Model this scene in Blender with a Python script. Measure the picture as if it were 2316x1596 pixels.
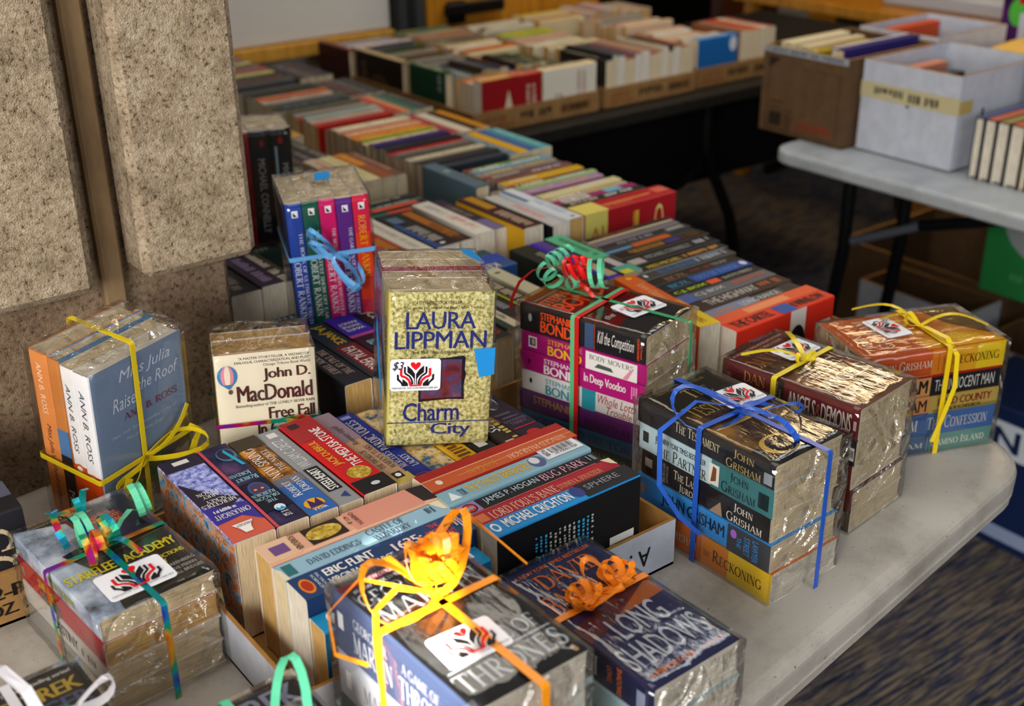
import bpy, math, random
from mathutils import Vector, Matrix, noise
D = bpy.data
SC = bpy.context.scene
for _o in list(D.objects):
    D.objects.remove(_o)
COL = SC.collection
T = 0.74                      # height of every table top above the floor

# ------------------------------------------------------------------ camera
cam = D.cameras.new('camera')
cam.sensor_width = 36.0
cam.lens = 42.59
cam.clip_end = 60
cam.dof.use_dof = True
cam.dof.focus_distance = 1.22
cam.dof.aperture_fstop = 4.6
camera = D.objects.new('camera', cam)
COL.objects.link(camera)
_r = Vector((0.79508, -0.60638, -0.01228))
_u = Vector((0.26713, 0.33194, 0.90469))
_f = Vector((0.54450, 0.72258, -0.42590))
camera.matrix_world = Matrix(((_r.x, _u.x, -_f.x, 0), (_r.y, _u.y, -_f.y, 0),
                              (_r.z, _u.z, -_f.z, 0.7356 + T), (0, 0, 0, 1)))
SC.camera = camera

# ------------------------------------------------------------------ world, lights, exposure
w = D.worlds.new('world')
w.use_nodes = True
w.node_tree.nodes['Background'].inputs[0].default_value = (0.75, 0.85, 1, 1)
w.node_tree.nodes['Background'].inputs[1].default_value = 0.6
SC.world = w
SC.view_settings.view_transform = 'Standard'
SC.view_settings.look = 'None'
SC.view_settings.exposure = 0.0
SC.view_settings.gamma = 1.0
SC.view_settings.use_curve_mapping = False


def look(o, at):
    o.rotation_euler = (Vector(at) - o.location).to_track_quat('-Z', 'Y').to_euler()


def area(name, loc, at, sx, sy, power, colour):
    l = D.lights.new(name, 'AREA')
    l.shape = 'RECTANGLE'
    l.size, l.size_y, l.energy, l.color = sx, sy, power, colour
    o = D.objects.new(name, l)
    COL.objects.link(o)
    o.location = loc
    look(o, at)
    return o


SUN_DIR = Vector((0.44, 0.80, -0.42)).normalized()     # the way the sunlight travels
sun = D.lights.new('sunlight', 'SUN')
sun.energy = 60
sun.angle = math.radians(0.5)
sun.color = (1.0, 0.90, 0.76)
so = D.objects.new('sunlight', sun)
COL.objects.link(so)
so.rotation_euler = SUN_DIR.to_track_quat('-Z', 'Y').to_euler()
so.location = (-3, -3, 3)
area('window_daylight', (-1.9, -0.75, 1.75), (0.75, 1.05, 0.8), 1.4, 1.2, 112, (1.0, 0.97, 0.92))
area('side_window_daylight', (1.15, -1.85, 1.75), (2.0, 1.4, 0.4), 1.7, 1.3, 30, (0.82, 0.91, 1.0))
area('overhead_fill_light', (0.2, 0.5, 2.68), (0.2, 0.5, 0), 1.2, 1.2, 10, (1.0, 0.96, 0.90))  # added overhead fill for the near table, no real fitting
area('back_fill_light', (1.5, 2.2, 2.68), (1.5, 2.2, 0), 0.9, 0.9, 9, (1.0, 0.90, 0.76))  # added fill that brightens the back of the room
area('right_fill_light', (2.35, 1.6, 2.68), (2.1, 1.8, 0), 0.9, 0.9, 15, (0.92, 0.96, 1.0))  # added fill to lift the far carpet and floor cartons
area('ceiling_lamp_light', (3.75, 2.35, 2.66), (3.2, 1.95, 0.7), 1.0, 0.34, 17, (1.0, 0.72, 0.40))

# ------------------------------------------------------------------ materials
MATS = {}


def lin(c):
    return c / 12.92 if c <= 0.04045 else ((c + 0.055) / 1.055) ** 2.4


def rgb(h):
    h = h.lstrip('#')
    h = h if len(h) == 6 else ''.join(q * 2 for q in h)
    return tuple(lin(int(h[i:i + 2], 16) / 255) for i in (0, 2, 4)) + (1,)


def newmat(name, rough=0.5, spec=0.5):
    m = D.materials.new(name)
    m.use_nodes = True
    nt = m.node_tree
    b = nt.nodes['Principled BSDF']
    b.inputs['Roughness'].default_value = rough
    b.inputs['Specular IOR Level'].default_value = spec
    return m, nt, b


def node(nt, t, **kw):
    n = nt.nodes.new(t)
    for k, v in kw.items():
        setattr(n, k, v)
    return n


def coords(nt, scale=(1, 1, 1), rot=(0, 0, 0)):
    tc = node(nt, 'ShaderNodeTexCoord')
    mp = node(nt, 'ShaderNodeMapping')
    mp.inputs['Scale'].default_value = scale
    mp.inputs['Rotation'].default_value = rot
    nt.links.new(tc.outputs['Object'], mp.inputs['Vector'])
    return mp.outputs['Vector']


def noise_tex(nt, vec, scale, detail=3, rough=0.6):
    n = node(nt, 'ShaderNodeTexNoise')
    n.inputs['Scale'].default_value = scale
    n.inputs['Detail'].default_value = detail
    n.inputs['Roughness'].default_value = rough
    nt.links.new(vec, n.inputs['Vector'])
    return n.outputs['Fac']


def ramp(nt, fac, stops, inter='LINEAR'):
    r = node(nt, 'ShaderNodeValToRGB')
    r.color_ramp.interpolation = inter
    el = r.color_ramp.elements
    while len(el) < len(stops):
        el.new(0.5)
    for e, (p, c) in zip(el, stops):
        e.position = p
        e.color = rgb(c) if isinstance(c, str) else c
    nt.links.new(fac, r.inputs['Fac'])
    return r.outputs['Color']


def bump(nt, b, fac, strength, dist=0.001):
    n = node(nt, 'ShaderNodeBump')
    n.inputs['Strength'].default_value = strength
    n.inputs['Distance'].default_value = dist
    nt.links.new(fac, n.inputs['Height'])
    nt.links.new(n.outputs['Normal'], b.inputs['Normal'])


def mottled(name, stops, scale, rough=0.45, stretch=(1, 1, 1), bmp=0.0, detail=5, spec=0.16, dist=0.001):
    m, nt, b = newmat(name, rough, spec)
    v = coords(nt, stretch)
    f = noise_tex(nt, v, scale, detail, 0.65)
    nt.links.new(ramp(nt, f, stops), b.inputs['Base Color'])
    if bmp:
        bump(nt, b, f, bmp, dist)
    MATS[name] = m
    return m


def mat(key):
    """'#rrggbb' printed or moulded colour; '#rrggbb/m' matt; '#rrggbb/s' satin ribbon; any other key is a named material."""
    if key in MATS:
        return MATS[key]
    h, _, kind = key.partition('/')
    m, nt, b = newmat('paint_' + h.lstrip('#') + kind, {'m': 0.85, 's': 0.28, '': 0.45, 'g': 0.15}[kind], 0.15 if kind == 'm' else (0.4 if kind == 's' else 0.16))
    b.inputs['Base Color'].default_value = rgb(h)
    MATS[key] = m
    return m


def build_materials():
    # printed covers with a mottled picture on them
    mottled('stone_cover', [(0.30, '#4a4426'), (0.43, '#a39a5e'), (0.55, '#d8cf92'), (0.72, '#efe8bd')], 260, 0.35, bmp=0.5, detail=6)
    mottled('slate_cover', [(0.35, '#0d0f13'), (0.55, '#191d22'), (0.75, '#3a4149')], 38, 0.3)
    mottled('sunset_cover', [(0.36, '#17120c'), (0.52, '#4a3413'), (0.68, '#a97b33')], 16, 0.3)
    mottled('amber_cover', [(0.3, '#7a2f0e'), (0.45, '#c56a12'), (0.6, '#e0a80f'), (0.75, '#e8c71c')], 12, 0.3)
    mottled('maroon_cover', [(0.35, '#2a0d0d'), (0.55, '#5a1d1a'), (0.75, '#7d4a2e')], 20, 0.3)
    mottled('blood_cover', [(0.4, '#4a0c0a'), (0.6, '#7a1410')], 10, 0.3)
    mottled('scale_cover', [(0.36, '#3c3f86'), (0.5, '#8f97d8'), (0.66, '#c9cff2')], 150, 0.4, stretch=(1, 2, 1))
    mottled('night_cover', [(0.36, '#0e1024'), (0.52, '#2a2347'), (0.7, '#5a3b66')], 26, 0.4)
    mottled('autumn_cover', [(0.34, '#241a10'), (0.46, '#7a4a12'), (0.6, '#d08a1c'), (0.75, '#5a3a1a')], 45, 0.4)
    mottled('steel_cover', [(0.35, '#3a3c44'), (0.5, '#8b8e95'), (0.68, '#c6c9d2')], 30, 0.3)
    mottled('silver_cover', [(0.35, '#4d5560'), (0.5, '#9fb0c6'), (0.68, '#dfe8f4')], 24, 0.25)
    mottled('village_cover', [(0.3, '#1d3a1a'), (0.42, '#4e7a2c'), (0.5, '#8b5a44'), (0.58, '#b9b0a2'), (0.7, '#6f7a86')], 34, 0.35)
    mottled('mural_cover', [(0.3, '#3a1618'), (0.45, '#7a2b33'), (0.55, '#3e4670'), (0.7, '#a8485a')], 55, 0.35)
    mottled('busy_cover', [(0.3, '#1c2c44'), (0.42, '#3f6a8a'), (0.5, '#c8a050'), (0.6, '#d8c9a0'), (0.72, '#7a4a2a')], 60, 0.4)
    mottled('foil_gold', [(0.3, '#6a5312'), (0.5, '#b8962c'), (0.7, '#e4cf7a')], 160, 0.3)
    mottled('figure_cover', [(0.3, '#20304f'), (0.42, '#4a90b0'), (0.5, '#c78a62'), (0.6, '#7a4530'), (0.74, '#d9cfae')], 90, 0.4)
    # page edges: fine leaves
    for nm, a, c in (('pages_cream', '#b3a07e', '#dccaa6'), ('pages_white', '#b5ac9c', '#e2d9c8'), ('pages_tan', '#a3804a', '#cfa868')):
        m, nt, b = newmat(nm, 0.9, 0.2)
        v = coords(nt, (0.02, 0.02, 1))
        f = noise_tex(nt, v, 2600, 1)
        nt.links.new(ramp(nt, f, [(0.35, a), (0.62, c)]), b.inputs['Base Color'])
        bump(nt, b, f, 0.35, 0.0004)
        MATS[nm] = m
    # corrugated board
    for nm, a, c in (('board_brown', '#7d5a35', '#94703f'), ('board_inside', '#8a6231', '#a87a3c'), ('board_white', '#a9acb6', '#bcc0cb'), ('board_dark', '#4c3722', '#5e4429')):
        m, nt, b = newmat(nm, 0.8, 0.3)
        v = coords(nt, (1, 1, 1))
        f = noise_tex(nt, v, 34, 6, 0.7)
        nt.links.new(ramp(nt, f, [(0.3, a), (0.7, c)]), b.inputs['Base Color'])
        bump(nt, b, f, 0.08)
        MATS[nm] = m
    # moulded plastic table top with scuffs
    for nm, a, c in (('plastic_top', '#80776b', '#b0aaa1'), ('plastic_grey', '#84878a', '#a9adb0')):
        m, nt, b = newmat(nm, 0.42, 0.45)
        v = coords(nt)
        f = noise_tex(nt, v, 5.5, 8, 0.68)
        g = noise_tex(nt, v, 260, 2)
        mx = node(nt, 'ShaderNodeMix', data_type='RGBA', blend_type='MULTIPLY')
        mx.inputs[0].default_value = 1.0
        nt.links.new(ramp(nt, f, [(0.30, a), (0.55, c)]), mx.inputs[6])
        nt.links.new(ramp(nt, g, [(0.24, '#6a6055'), (0.32, '#ffffff')]), mx.inputs[7])
        nt.links.new(mx.outputs[2], b.inputs['Base Color'])
        bump(nt, b, g, 0.10, 0.0006)
        MATS[nm] = m
    # pillar: sandblasted aggregate
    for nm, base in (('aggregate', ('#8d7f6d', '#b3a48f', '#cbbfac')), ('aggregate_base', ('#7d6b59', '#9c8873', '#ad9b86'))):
        m, nt, b = newmat(nm, 0.9, 0.25)
        v = coords(nt)
        f = noise_tex(nt, v, 26, 6, 0.7)
        g = noise_tex(nt, v, 210, 3, 0.6)
        h = noise_tex(nt, v, 620, 2, 0.5)
        vo = node(nt, 'ShaderNodeTexVoronoi')
        vo.inputs['Scale'].default_value = 150
        nt.links.new(v, vo.inputs['Vector'])
        base_c = ramp(nt, f, [(0.3, base[0]), (0.5, base[1]), (0.7, base[2])])
        m1 = node(nt, 'ShaderNodeMix', data_type='RGBA', blend_type='MULTIPLY')
        m1.inputs[0].default_value = 0.9
        nt.links.new(base_c, m1.inputs[6])
        nt.links.new(ramp(nt, g, [(0.30, '#4c4038'), (0.40, '#d8cfc4'), (0.62, '#ffffff')]), m1.inputs[7])
        m2 = node(nt, 'ShaderNodeMix', data_type='RGBA', blend_type='MULTIPLY')
        m2.inputs[0].default_value = 1.0
        nt.links.new(m1.outputs[2], m2.inputs[6])
        nt.links.new(ramp(nt, vo.outputs['Distance'], [(0.05, '#3a322c'), (0.13, '#fbf6ee')]), m2.inputs[7])
        nt.links.new(m2.outputs[2], b.inputs['Base Color'])
        ad = node(nt, 'ShaderNodeMath', operation='ADD')
        nt.links.new(g, ad.inputs[0])
        nt.links.new(h, ad.inputs[1])
        bump(nt, b, ad.outputs[0], 0.9, 0.0028)
        MATS[nm] = m
    mottled('groove_stone', [(0.3, '#6a543c'), (0.6, '#8f7656'), (0.75, '#a38a68')], 14, 0.85, stretch=(1, 1, 0.35), bmp=0.2)
    # carpet planks
    m, nt, b = newmat('carpet', 0.95, 0.1)
    v = coords(nt, (0.9, 8.5, 1), (0, 0, math.radians(-8)))
    f = noise_tex(nt, v, 4.2, 8, 0.75)
    v2 = coords(nt, (3.0, 42, 1), (0, 0, math.radians(-8)))
    g = noise_tex(nt, v2, 3.2, 6, 0.7)
    v3 = coords(nt)
    h = noise_tex(nt, v3, 330, 2)
    mx = node(nt, 'ShaderNodeMix', data_type='RGBA', blend_type='MIX')
    nt.links.new(ramp(nt, f, [(0.38, '#161a2a'), (0.5, '#252d4c'), (0.57, '#443f3e'), (0.7, '#6e6253')]), mx.inputs[6])
    nt.links.new(ramp(nt, g, [(0.4, '#13141e'), (0.56, '#84765f')]), mx.inputs[7])
    nt.links.new(ramp(nt, g, [(0.42, (0, 0, 0, 1)), (0.6, (0.85, 0.85, 0.85, 1))]), mx.inputs[0])
    nt.links.new(mx.outputs[2], b.inputs['Base Color'])
    bump(nt, b, h, 0.8, 0.004)
    MATS['carpet'] = m
    # woods
    for nm, a, c in (('wood_gold', '#a06414', '#c98a2a'), ('wood_dark', '#3a1c0c', '#532b12'), ('wood_trim', '#b07a26', '#d9a548')):
        mottled(nm, [(0.3, a), (0.7, c)], 9, 0.4, stretch=(5, 5, 0.35))
    mottled('wall_paint', [(0.3, '#a9a294'), (0.7, '#b4ad9f')], 6, 0.8)
    mottled('whiteboard', [(0.3, '#d3cdc4'), (0.7, '#dad5cc')], 3, 0.5)
    mottled('black_laminate', [(0.3, '#16140f'), (0.7, '#262320')], 60, 0.55)
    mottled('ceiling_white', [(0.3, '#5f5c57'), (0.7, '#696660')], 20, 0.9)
    # satin curling ribbon that turns through many colours
    m, nt, b = newmat('rainbow_ribbon', 0.22, 0.6)
    b.inputs['Metallic'].default_value = 0.55
    v = coords(nt, (1, 1, 1))
    f = noise_tex(nt, v, 26, 1)
    nt.links.new(ramp(nt, f, [(0.30, '#2a3fd0'), (0.40, '#14a0b0'), (0.48, '#18a070'), (0.54, '#d8a020'), (0.60, '#d02030'), (0.70, '#7a20b0')]), b.inputs['Base Color'])
    MATS['rainbow_ribbon'] = m
    # clear wrapping film
    for nm, strength, tint in (('clear_film', 0.20, 0.97), ('crumpled_film', 1.0, 0.97)):
        m = D.materials.new(nm)
        m.use_nodes = True
        nt = m.node_tree
        nt.nodes.clear()
        out = node(nt, 'ShaderNodeOutputMaterial')
        mix = node(nt, 'ShaderNodeMixShader')
        tr = node(nt, 'ShaderNodeBsdfTransparent')
        tr.inputs['Color'].default_value = (tint, tint, tint, 1)
        gl = node(nt, 'ShaderNodeBsdfGlossy')
        gl.inputs['Roughness'].default_value = 0.09
        gl.inputs['Color'].default_value = (1, 1, 1, 1)
        v = coords(nt, (1, 1, 1))
        n1 = noise_tex(nt, coords(nt, (0.45, 1.6, 1.2), (0, 0, 0.25)), 46 if nm == 'clear_film' else 34, 4, 0.55)
        vo = node(nt, 'ShaderNodeTexVoronoi', feature='DISTANCE_TO_EDGE')
        vo.inputs['Scale'].default_value = 22
        dist = node(nt, 'ShaderNodeVectorMath', operation='ADD')
        nz = node(nt, 'ShaderNodeTexNoise')
        nz.inputs['Scale'].default_value = 12
        nt.links.new(v, nz.inputs['Vector'])
        sc = node(nt, 'ShaderNodeVectorMath', operation='SCALE')
        sc.inputs['Scale'].default_value = 0.12
        nt.links.new(nz.outputs['Color'], sc.inputs[0])
        nt.links.new(v, dist.inputs[0])
        nt.links.new(sc.outputs[0], dist.inputs[1])
        nt.links.new(dist.outputs[0], vo.inputs['Vector'])
        cl = node(nt, 'ShaderNodeMath', operation='MINIMUM')
        cl.inputs[1].default_value = 0.16
        nt.links.new(vo.outputs['Distance'], cl.inputs[0])
        ad = node(nt, 'ShaderNodeMath', operation='MULTIPLY_ADD')
        ad.inputs[1].default_value = 0.5 if nm == 'clear_film' else 3.0
        nt.links.new(cl.outputs[0], ad.inputs[0])
        nt.links.new(n1, ad.inputs[2])
        bp = node(nt, 'ShaderNodeBump')
        bp.inputs['Strength'].default_value = strength
        bp.inputs['Distance'].default_value = 0.004 if nm == 'clear_film' else 0.016
        nt.links.new(ad.outputs[0], bp.inputs['Height'])
        fr = node(nt, 'ShaderNodeFresnel')
        fr.inputs['IOR'].default_value = 1.6 if nm == 'clear_film' else 1.8
        nt.links.new(bp.outputs['Normal'], gl.inputs['Normal'])
        nt.links.new(bp.outputs['Normal'], fr.inputs['Normal'])
        mn = node(nt, 'ShaderNodeMath', operation='MINIMUM')
        mn.inputs[1].default_value = 0.55
        nt.links.new(fr.outputs[0], mn.inputs[0])
        nt.links.new(mn.outputs[0], mix.inputs[0])
        nt.links.new(tr.outputs[0], mix.inputs[1])
        nt.links.new(gl.outputs[0], mix.inputs[2])
        nt.links.new(mix.outputs[0], out.inputs['Surface'])
        MATS[nm] = m


build_materials()


# ------------------------------------------------------------------ mesh collecting
class MB:
    def __init__(self):
        self.v, self.f, self.m, self.names = [], [], [], []

    def mi(self, key):
        if key not in self.names:
            self.names.append(key)
        return self.names.index(key)

    def poly(self, pts, key):
        n = len(self.v)
        self.v += [tuple(p) for p in pts]
        self.f.append(tuple(range(n, n + len(pts))))
        self.m.append(self.mi(key))

    def mesh(self, verts, faces, key):
        n = len(self.v)
        k = self.mi(key)
        self.v += [tuple(p) for p in verts]
        self.f += [tuple(i + n for i in f) for f in faces]
        self.m += [k] * len(faces)

    def box(self, a, b, key, M=None):
        (x0, y0, z0), (x1, y1, z1) = a, b
        vs = [Vector(p) for p in ((x0, y0, z0), (x1, y0, z0), (x1, y1, z0), (x0, y1, z0), (x0, y0, z1), (x1, y0, z1), (x1, y1, z1), (x0, y1, z1))]
        if M:
            vs = [M @ p for p in vs]
        self.mesh(vs, [(0, 3, 2, 1), (4, 5, 6, 7), (0, 1, 5, 4), (1, 2, 6, 5), (2, 3, 7, 6), (3, 0, 4, 7)], key)

    def bbox(self, a, b, key, r=0.002, M=None):
        """box with chamfered edges"""
        (x0, y0, z0), (x1, y1, z1) = a, b
        vs, idx = [], {}
        for sx in (0, 1):
            for sy in (0, 1):
                for sz in (0, 1):
                    X, Y, Z = (x0, x1)[sx], (y0, y1)[sy], (z0, z1)[sz]
                    dx, dy, dz = r * (1 - 2 * sx), r * (1 - 2 * sy), r * (1 - 2 * sz)
                    for ax, p in enumerate(((X, Y + dy, Z + dz), (X + dx, Y, Z + dz), (X + dx, Y + dy, Z))):
                        idx[(sx, sy, sz, ax)] = len(vs)
                        vs.append(Vector(p))
        fs = []
        I = lambda *k: idx[k]
        for s in (0, 1):
            q = [I(s, 0, 0, 0), I(s, 1, 0, 0), I(s, 1, 1, 0), I(s, 0, 1, 0)]
            fs.append(q if s else q[::-1])
            q = [I(0, s, 0, 1), I(1, s, 0, 1), I(1, s, 1, 1), I(0, s, 1, 1)]
            fs.append(q[::-1] if s else q)
            q = [I(0, 0, s, 2), I(1, 0, s, 2), I(1, 1, s, 2), I(0, 1, s, 2)]
            fs.append(q if s else q[::-1])
        for a_ in (0, 1):
            for b_ in (0, 1):
                fs.append([I(a_, b_, 0, 0), I(a_, b_, 0, 1), I(a_, b_, 1, 1), I(a_, b_, 1, 0)])
                fs.append([I(a_, 0, b_, 0), I(a_, 0, b_, 2), I(a_, 1, b_, 2), I(a_, 1, b_, 0)])
                fs.append([I(0, a_, b_, 1), I(0, a_, b_, 2), I(1, a_, b_, 2), I(1, a_, b_, 1)])
                for c_ in (0, 1):
                    fs.append([I(a_, b_, c_, 0), I(a_, b_, c_, 1), I(a_, b_, c_, 2)])
        if M:
            vs = [M @ p for p in vs]
        self.mesh(vs, fs, key)

    def tube(self, pts, r, key, n=10):
        pts = [Vector(p) for p in pts]
        rings = []
        up = Vector((0, 0, 1))
        for i, p in enumerate(pts):
            t = (pts[min(i + 1, len(pts) - 1)] - pts[max(i - 1, 0)]).normalized()
            a = t.cross(up if abs(t.z) < 0.9 else Vector((1, 0, 0))).normalized()
            b = t.cross(a)
            rings.append([p + a * r * math.cos(2 * math.pi * k / n) + b * r * math.sin(2 * math.pi * k / n) for k in range(n)])
        vs = [q for g in rings for q in g]
        fs = [(i * n + k, i * n + (k + 1) % n, (i + 1) * n + (k + 1) % n, (i + 1) * n + k) for i in range(len(pts) - 1) for k in range(n)]
        fs += [tuple(range(n))[::-1], tuple(range((len(pts) - 1) * n, len(pts) * n))]
        self.mesh(vs, fs, key)

    def strip(self, pts, side, wd, key, th=0.0005):
        """a flat ribbon with a real thickness along pts; side: its width direction, one or one per point"""
        pts = [Vector(p) for p in pts]
        vs = []
        for i, p in enumerate(pts):
            t = pts[min(i + 1, len(pts) - 1)] - pts[max(i - 1, 0)]
            t = t.normalized() if t.length > 1e-9 else Vector((1, 0, 0))
            s = Vector(side[i] if isinstance(side, list) else side)
            s = (s - t * s.dot(t))
            s = s.normalized() if s.length > 1e-6 else t.orthogonal().normalized()
            n = t.cross(s).normalized()
            for a_, b_ in ((-1, -1), (1, -1), (1, 1), (-1, 1)):
                vs.append(p + s * (a_ * wd / 2) + n * (b_ * th / 2))
        fs = []
        for i in range(len(pts) - 1):
            a_, b_ = 4 * i, 4 * i + 4
            for k in range(4):
                fs.append((a_ + k, a_ + (k + 1) % 4, b_ + (k + 1) % 4, b_ + k))
        fs += [(3, 2, 1, 0), tuple(len(vs) - 4 + k for k in range(4))]
        self.mesh(vs, fs, key)

    def build(self, name, parent=None, smooth=False):
        me = D.meshes.new(name)
        me.from_pydata(self.v, [], self.f)
        for k in self.names:
            me.materials.append(mat(k))
        me.polygons.foreach_set('material_index', self.m)
        if smooth:
            me.polygons.foreach_set('use_smooth', [True] * len(self.f))
        me.update()
        o = D.objects.new(name, me)
        COL.objects.link(o)
        o.parent = parent
        return o


def tag(o, label, cat, group=None, kind=None):
    o['label'] = label
    if cat:
        o['category'] = cat
    if group:
        o['group'] = group
    if kind:
        o['kind'] = kind
    return o


def structure(mb, name, label=None, parent=None):
    o = mb.build(name, parent)
    if parent is None:
        o['kind'] = 'structure'
        if label:
            o['label'] = label
    return o


def empty(name, M):
    o = D.objects.new(name, None)
    o.empty_display_size = 0.02
    COL.objects.link(o)
    o.matrix_world = M
    return o


def frame(pos, X, Z):
    X, Z = Vector(X).normalized(), Vector(Z).normalized()
    Y = Z.cross(X).normalized()
    Z = X.cross(Y)
    return Matrix(((X.x, Y.x, Z.x, pos[0]), (X.y, Y.y, Z.y, pos[1]), (X.z, Y.z, Z.z, pos[2] + T), (0, 0, 0, 1)))


# ------------------------------------------------------------------ lettering
_cu = D.curves.new('lettering', 'FONT')
_cu.resolution_u = 2
_to = D.objects.new('lettering', _cu)
_cache = {}
SERIF = {
    'A': 'n.06 0 .44 1;k.46 1 .86 0;n.2 .34 .7 .34;s.06 0;s.86 0|.92', 'B': 'k.18 0 .18 1;n.04 .98 .38 .98;a.36 .76 .26 .23 90 -90;n.18 .52 .4 .52;a.38 .27 .32 .26 90 -90;n.04 .02 .4 .02|.76',
    'C': 'a.48 .5 .42 .49 48 312;n.77 .7 .77 .95|.86', 'D': 'k.18 0 .18 1;n.04 .98 .4 .98;a.4 .5 .44 .48 90 -90;n.04 .02 .4 .02|.9',
    'E': 'k.18 0 .18 1;n.04 .98 .66 .98;n.18 .52 .54 .52;n.04 .02 .68 .02;n.66 .98 .66 .8;n.68 .02 .7 .22|.76', 'F': 'k.18 0 .18 1;n.04 .98 .64 .98;n.18 .52 .54 .52;n.64 .98 .64 .8;s.18 0|.68',
    'G': 'a.48 .5 .42 .49 48 320;n.77 .72 .77 .95;k.82 .04 .82 .42;s.82 .42|.96', 'H': 'k.16 0 .16 1;k.76 0 .76 1;n.16 .52 .76 .52;s.16 0;s.16 1;s.76 0;s.76 1|.94',
    'I': 'k.16 0 .16 1;s.16 0;s.16 1|.34', 'J': 'k.28 .15 .28 1;a.12 .12 .16 .2 0 -110;s.28 1|.46', 'K': 'k.16 0 .16 1;n.18 .45 .66 1;k.34 .6 .8 0;s.16 0;s.16 1;s.66 1;s.8 0|.88',
    'L': 'k.16 0 .16 1;s.16 1;n.02 .02 .6 .02;n.6 .02 .62 .22|.68', 'M': 'n.14 0 .18 1;k.18 1 .52 .05;n.52 .05 .86 1;k.88 0 .88 1;s.14 0;s.88 0;s.12 1;s.9 1|1.06',
    'N': 'n.16 0 .16 1;k.16 1 .76 0;n.76 0 .76 1;s.16 0;s.1 1;s.76 1|.92', 'O': 'a.48 .5 .43 .49 0 360|.96', 'P': 'k.18 0 .18 1;n.04 .98 .38 .98;a.36 .74 .3 .25 90 -90;n.18 .48 .38 .48;s.18 0|.72',
    'Q': 'a.48 .5 .43 .49 0 360;k.5 .12 .9 -.16|.96', 'R': 'k.18 0 .18 1;n.04 .98 .38 .98;a.36 .75 .28 .24 90 -90;n.18 .5 .38 .5;k.36 .5 .78 0;s.18 0;s.8 0|.88',
    'S': 'a.36 .75 .24 .24 30 270;a.36 .26 .26 .25 90 -150;n.6 .75 .6 .95;n.08 .05 .08 .26|.7', 'T': 'k.4 0 .4 1;n.02 .98 .78 .98;n.02 .98 .0 .8;n.78 .98 .8 .8;s.4 0|.82',
    'U': 'k.16 .35 .16 1;a.44 .35 .28 .34 180 360;n.72 .35 .72 1;s.16 1;s.72 1|.9', 'V': 'k.06 1 .44 0;n.44 0 .82 1;s.06 1;s.82 1|.88',
    'W': 'k.04 1 .32 0;n.32 0 .58 1;k.58 1 .86 0;n.86 0 1.12 1;s.04 1;s.58 1;s1.12 1|1.16', 'X': 'k.08 1 .74 0;n.1 0 .72 1;s.08 1;s.74 0;s.1 0;s.72 1|.84',
    'Y': 'k.06 1 .4 .5;n.4 .5 .76 1;k.4 0 .4 .5;s.4 0;s.06 1;s.76 1|.84', 'Z': 'n.06 .98 .68 .98;k.66 .98 .08 .02;n.06 .02 .7 .02;n.06 .98 .06 .8;n.7 .02 .7 .2|.76',
    '.': 'k.1 0 .1 .12|.22', "'": 'k.1 .75 .1 1|.22', '&': 'a.4 .74 .2 .24 -40 240;a.36 .27 .3 .26 120 350;k.25 .62 .8 0|.9', '-': 'n.05 .4 .35 .4|.4', '1': 'k.2 0 .2 1;n.2 1 .05 .85;s.2 0|.4', ' ': '|.34'}


def stroke2d(pts, widths):
    out = []
    for i in range(len(pts) - 1):
        (x0, y0), (x1, y1) = pts[i], pts[i + 1]
        d = math.hypot(x1 - x0, y1 - y0) or 1e-9
        nx, ny = -(y1 - y0) / d, (x1 - x0) / d
        a, b = widths[i] / 2, widths[i + 1] / 2
        out.append([(x0 - nx * a, y0 - ny * a), (x1 - nx * b, y1 - ny * b), (x1 + nx * b, y1 + ny * b), (x0 + nx * a, y0 + ny * a)])
    return out


def serif_polys(txt):
    polys, x = [], 0.0
    TK, TN = 0.15, 0.055
    for ch in txt:
        sc = 1.0
        if ch.islower():
            ch, sc = ch.upper(), 0.78
        if ch not in SERIF:
            continue
        body, wd = SERIF[ch].split('|')
        for st in filter(None, body.split(';')):
            v = [float(q) for q in st[1:].split()]
            if st[0] in 'kn':
                k = TK if st[0] == 'k' else TN
                ps = stroke2d([(v[0], v[1]), (v[2], v[3])], [k, k])
            elif st[0] == 's':
                y = 0.022 if v[1] < 0.3 else (0.978 if v[1] > .9 else v[1])
                ps = stroke2d([(v[0] - .15, y), (v[0] + .15, y)], [.045, .045])
            else:
                cx, cy, rx, ry, a0, a1 = v
                n = 16
                pt, wv = [], []
                for i in range(n + 1):
                    a = math.radians(a0 + (a1 - a0) * i / n)
                    pt.append((cx + rx * math.cos(a), cy + ry * math.sin(a)))
                    tx, ty = -rx * math.sin(a), ry * math.cos(a)
                    wv.append(TN + (TK - TN) * abs(ty) / (math.hypot(tx, ty) or 1))
                ps = stroke2d(pt, wv)
            polys += [[(x + px * sc, py * sc) for px, py in p] for p in ps]
        x += (float(wd) + .06) * sc
    return polys


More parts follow.
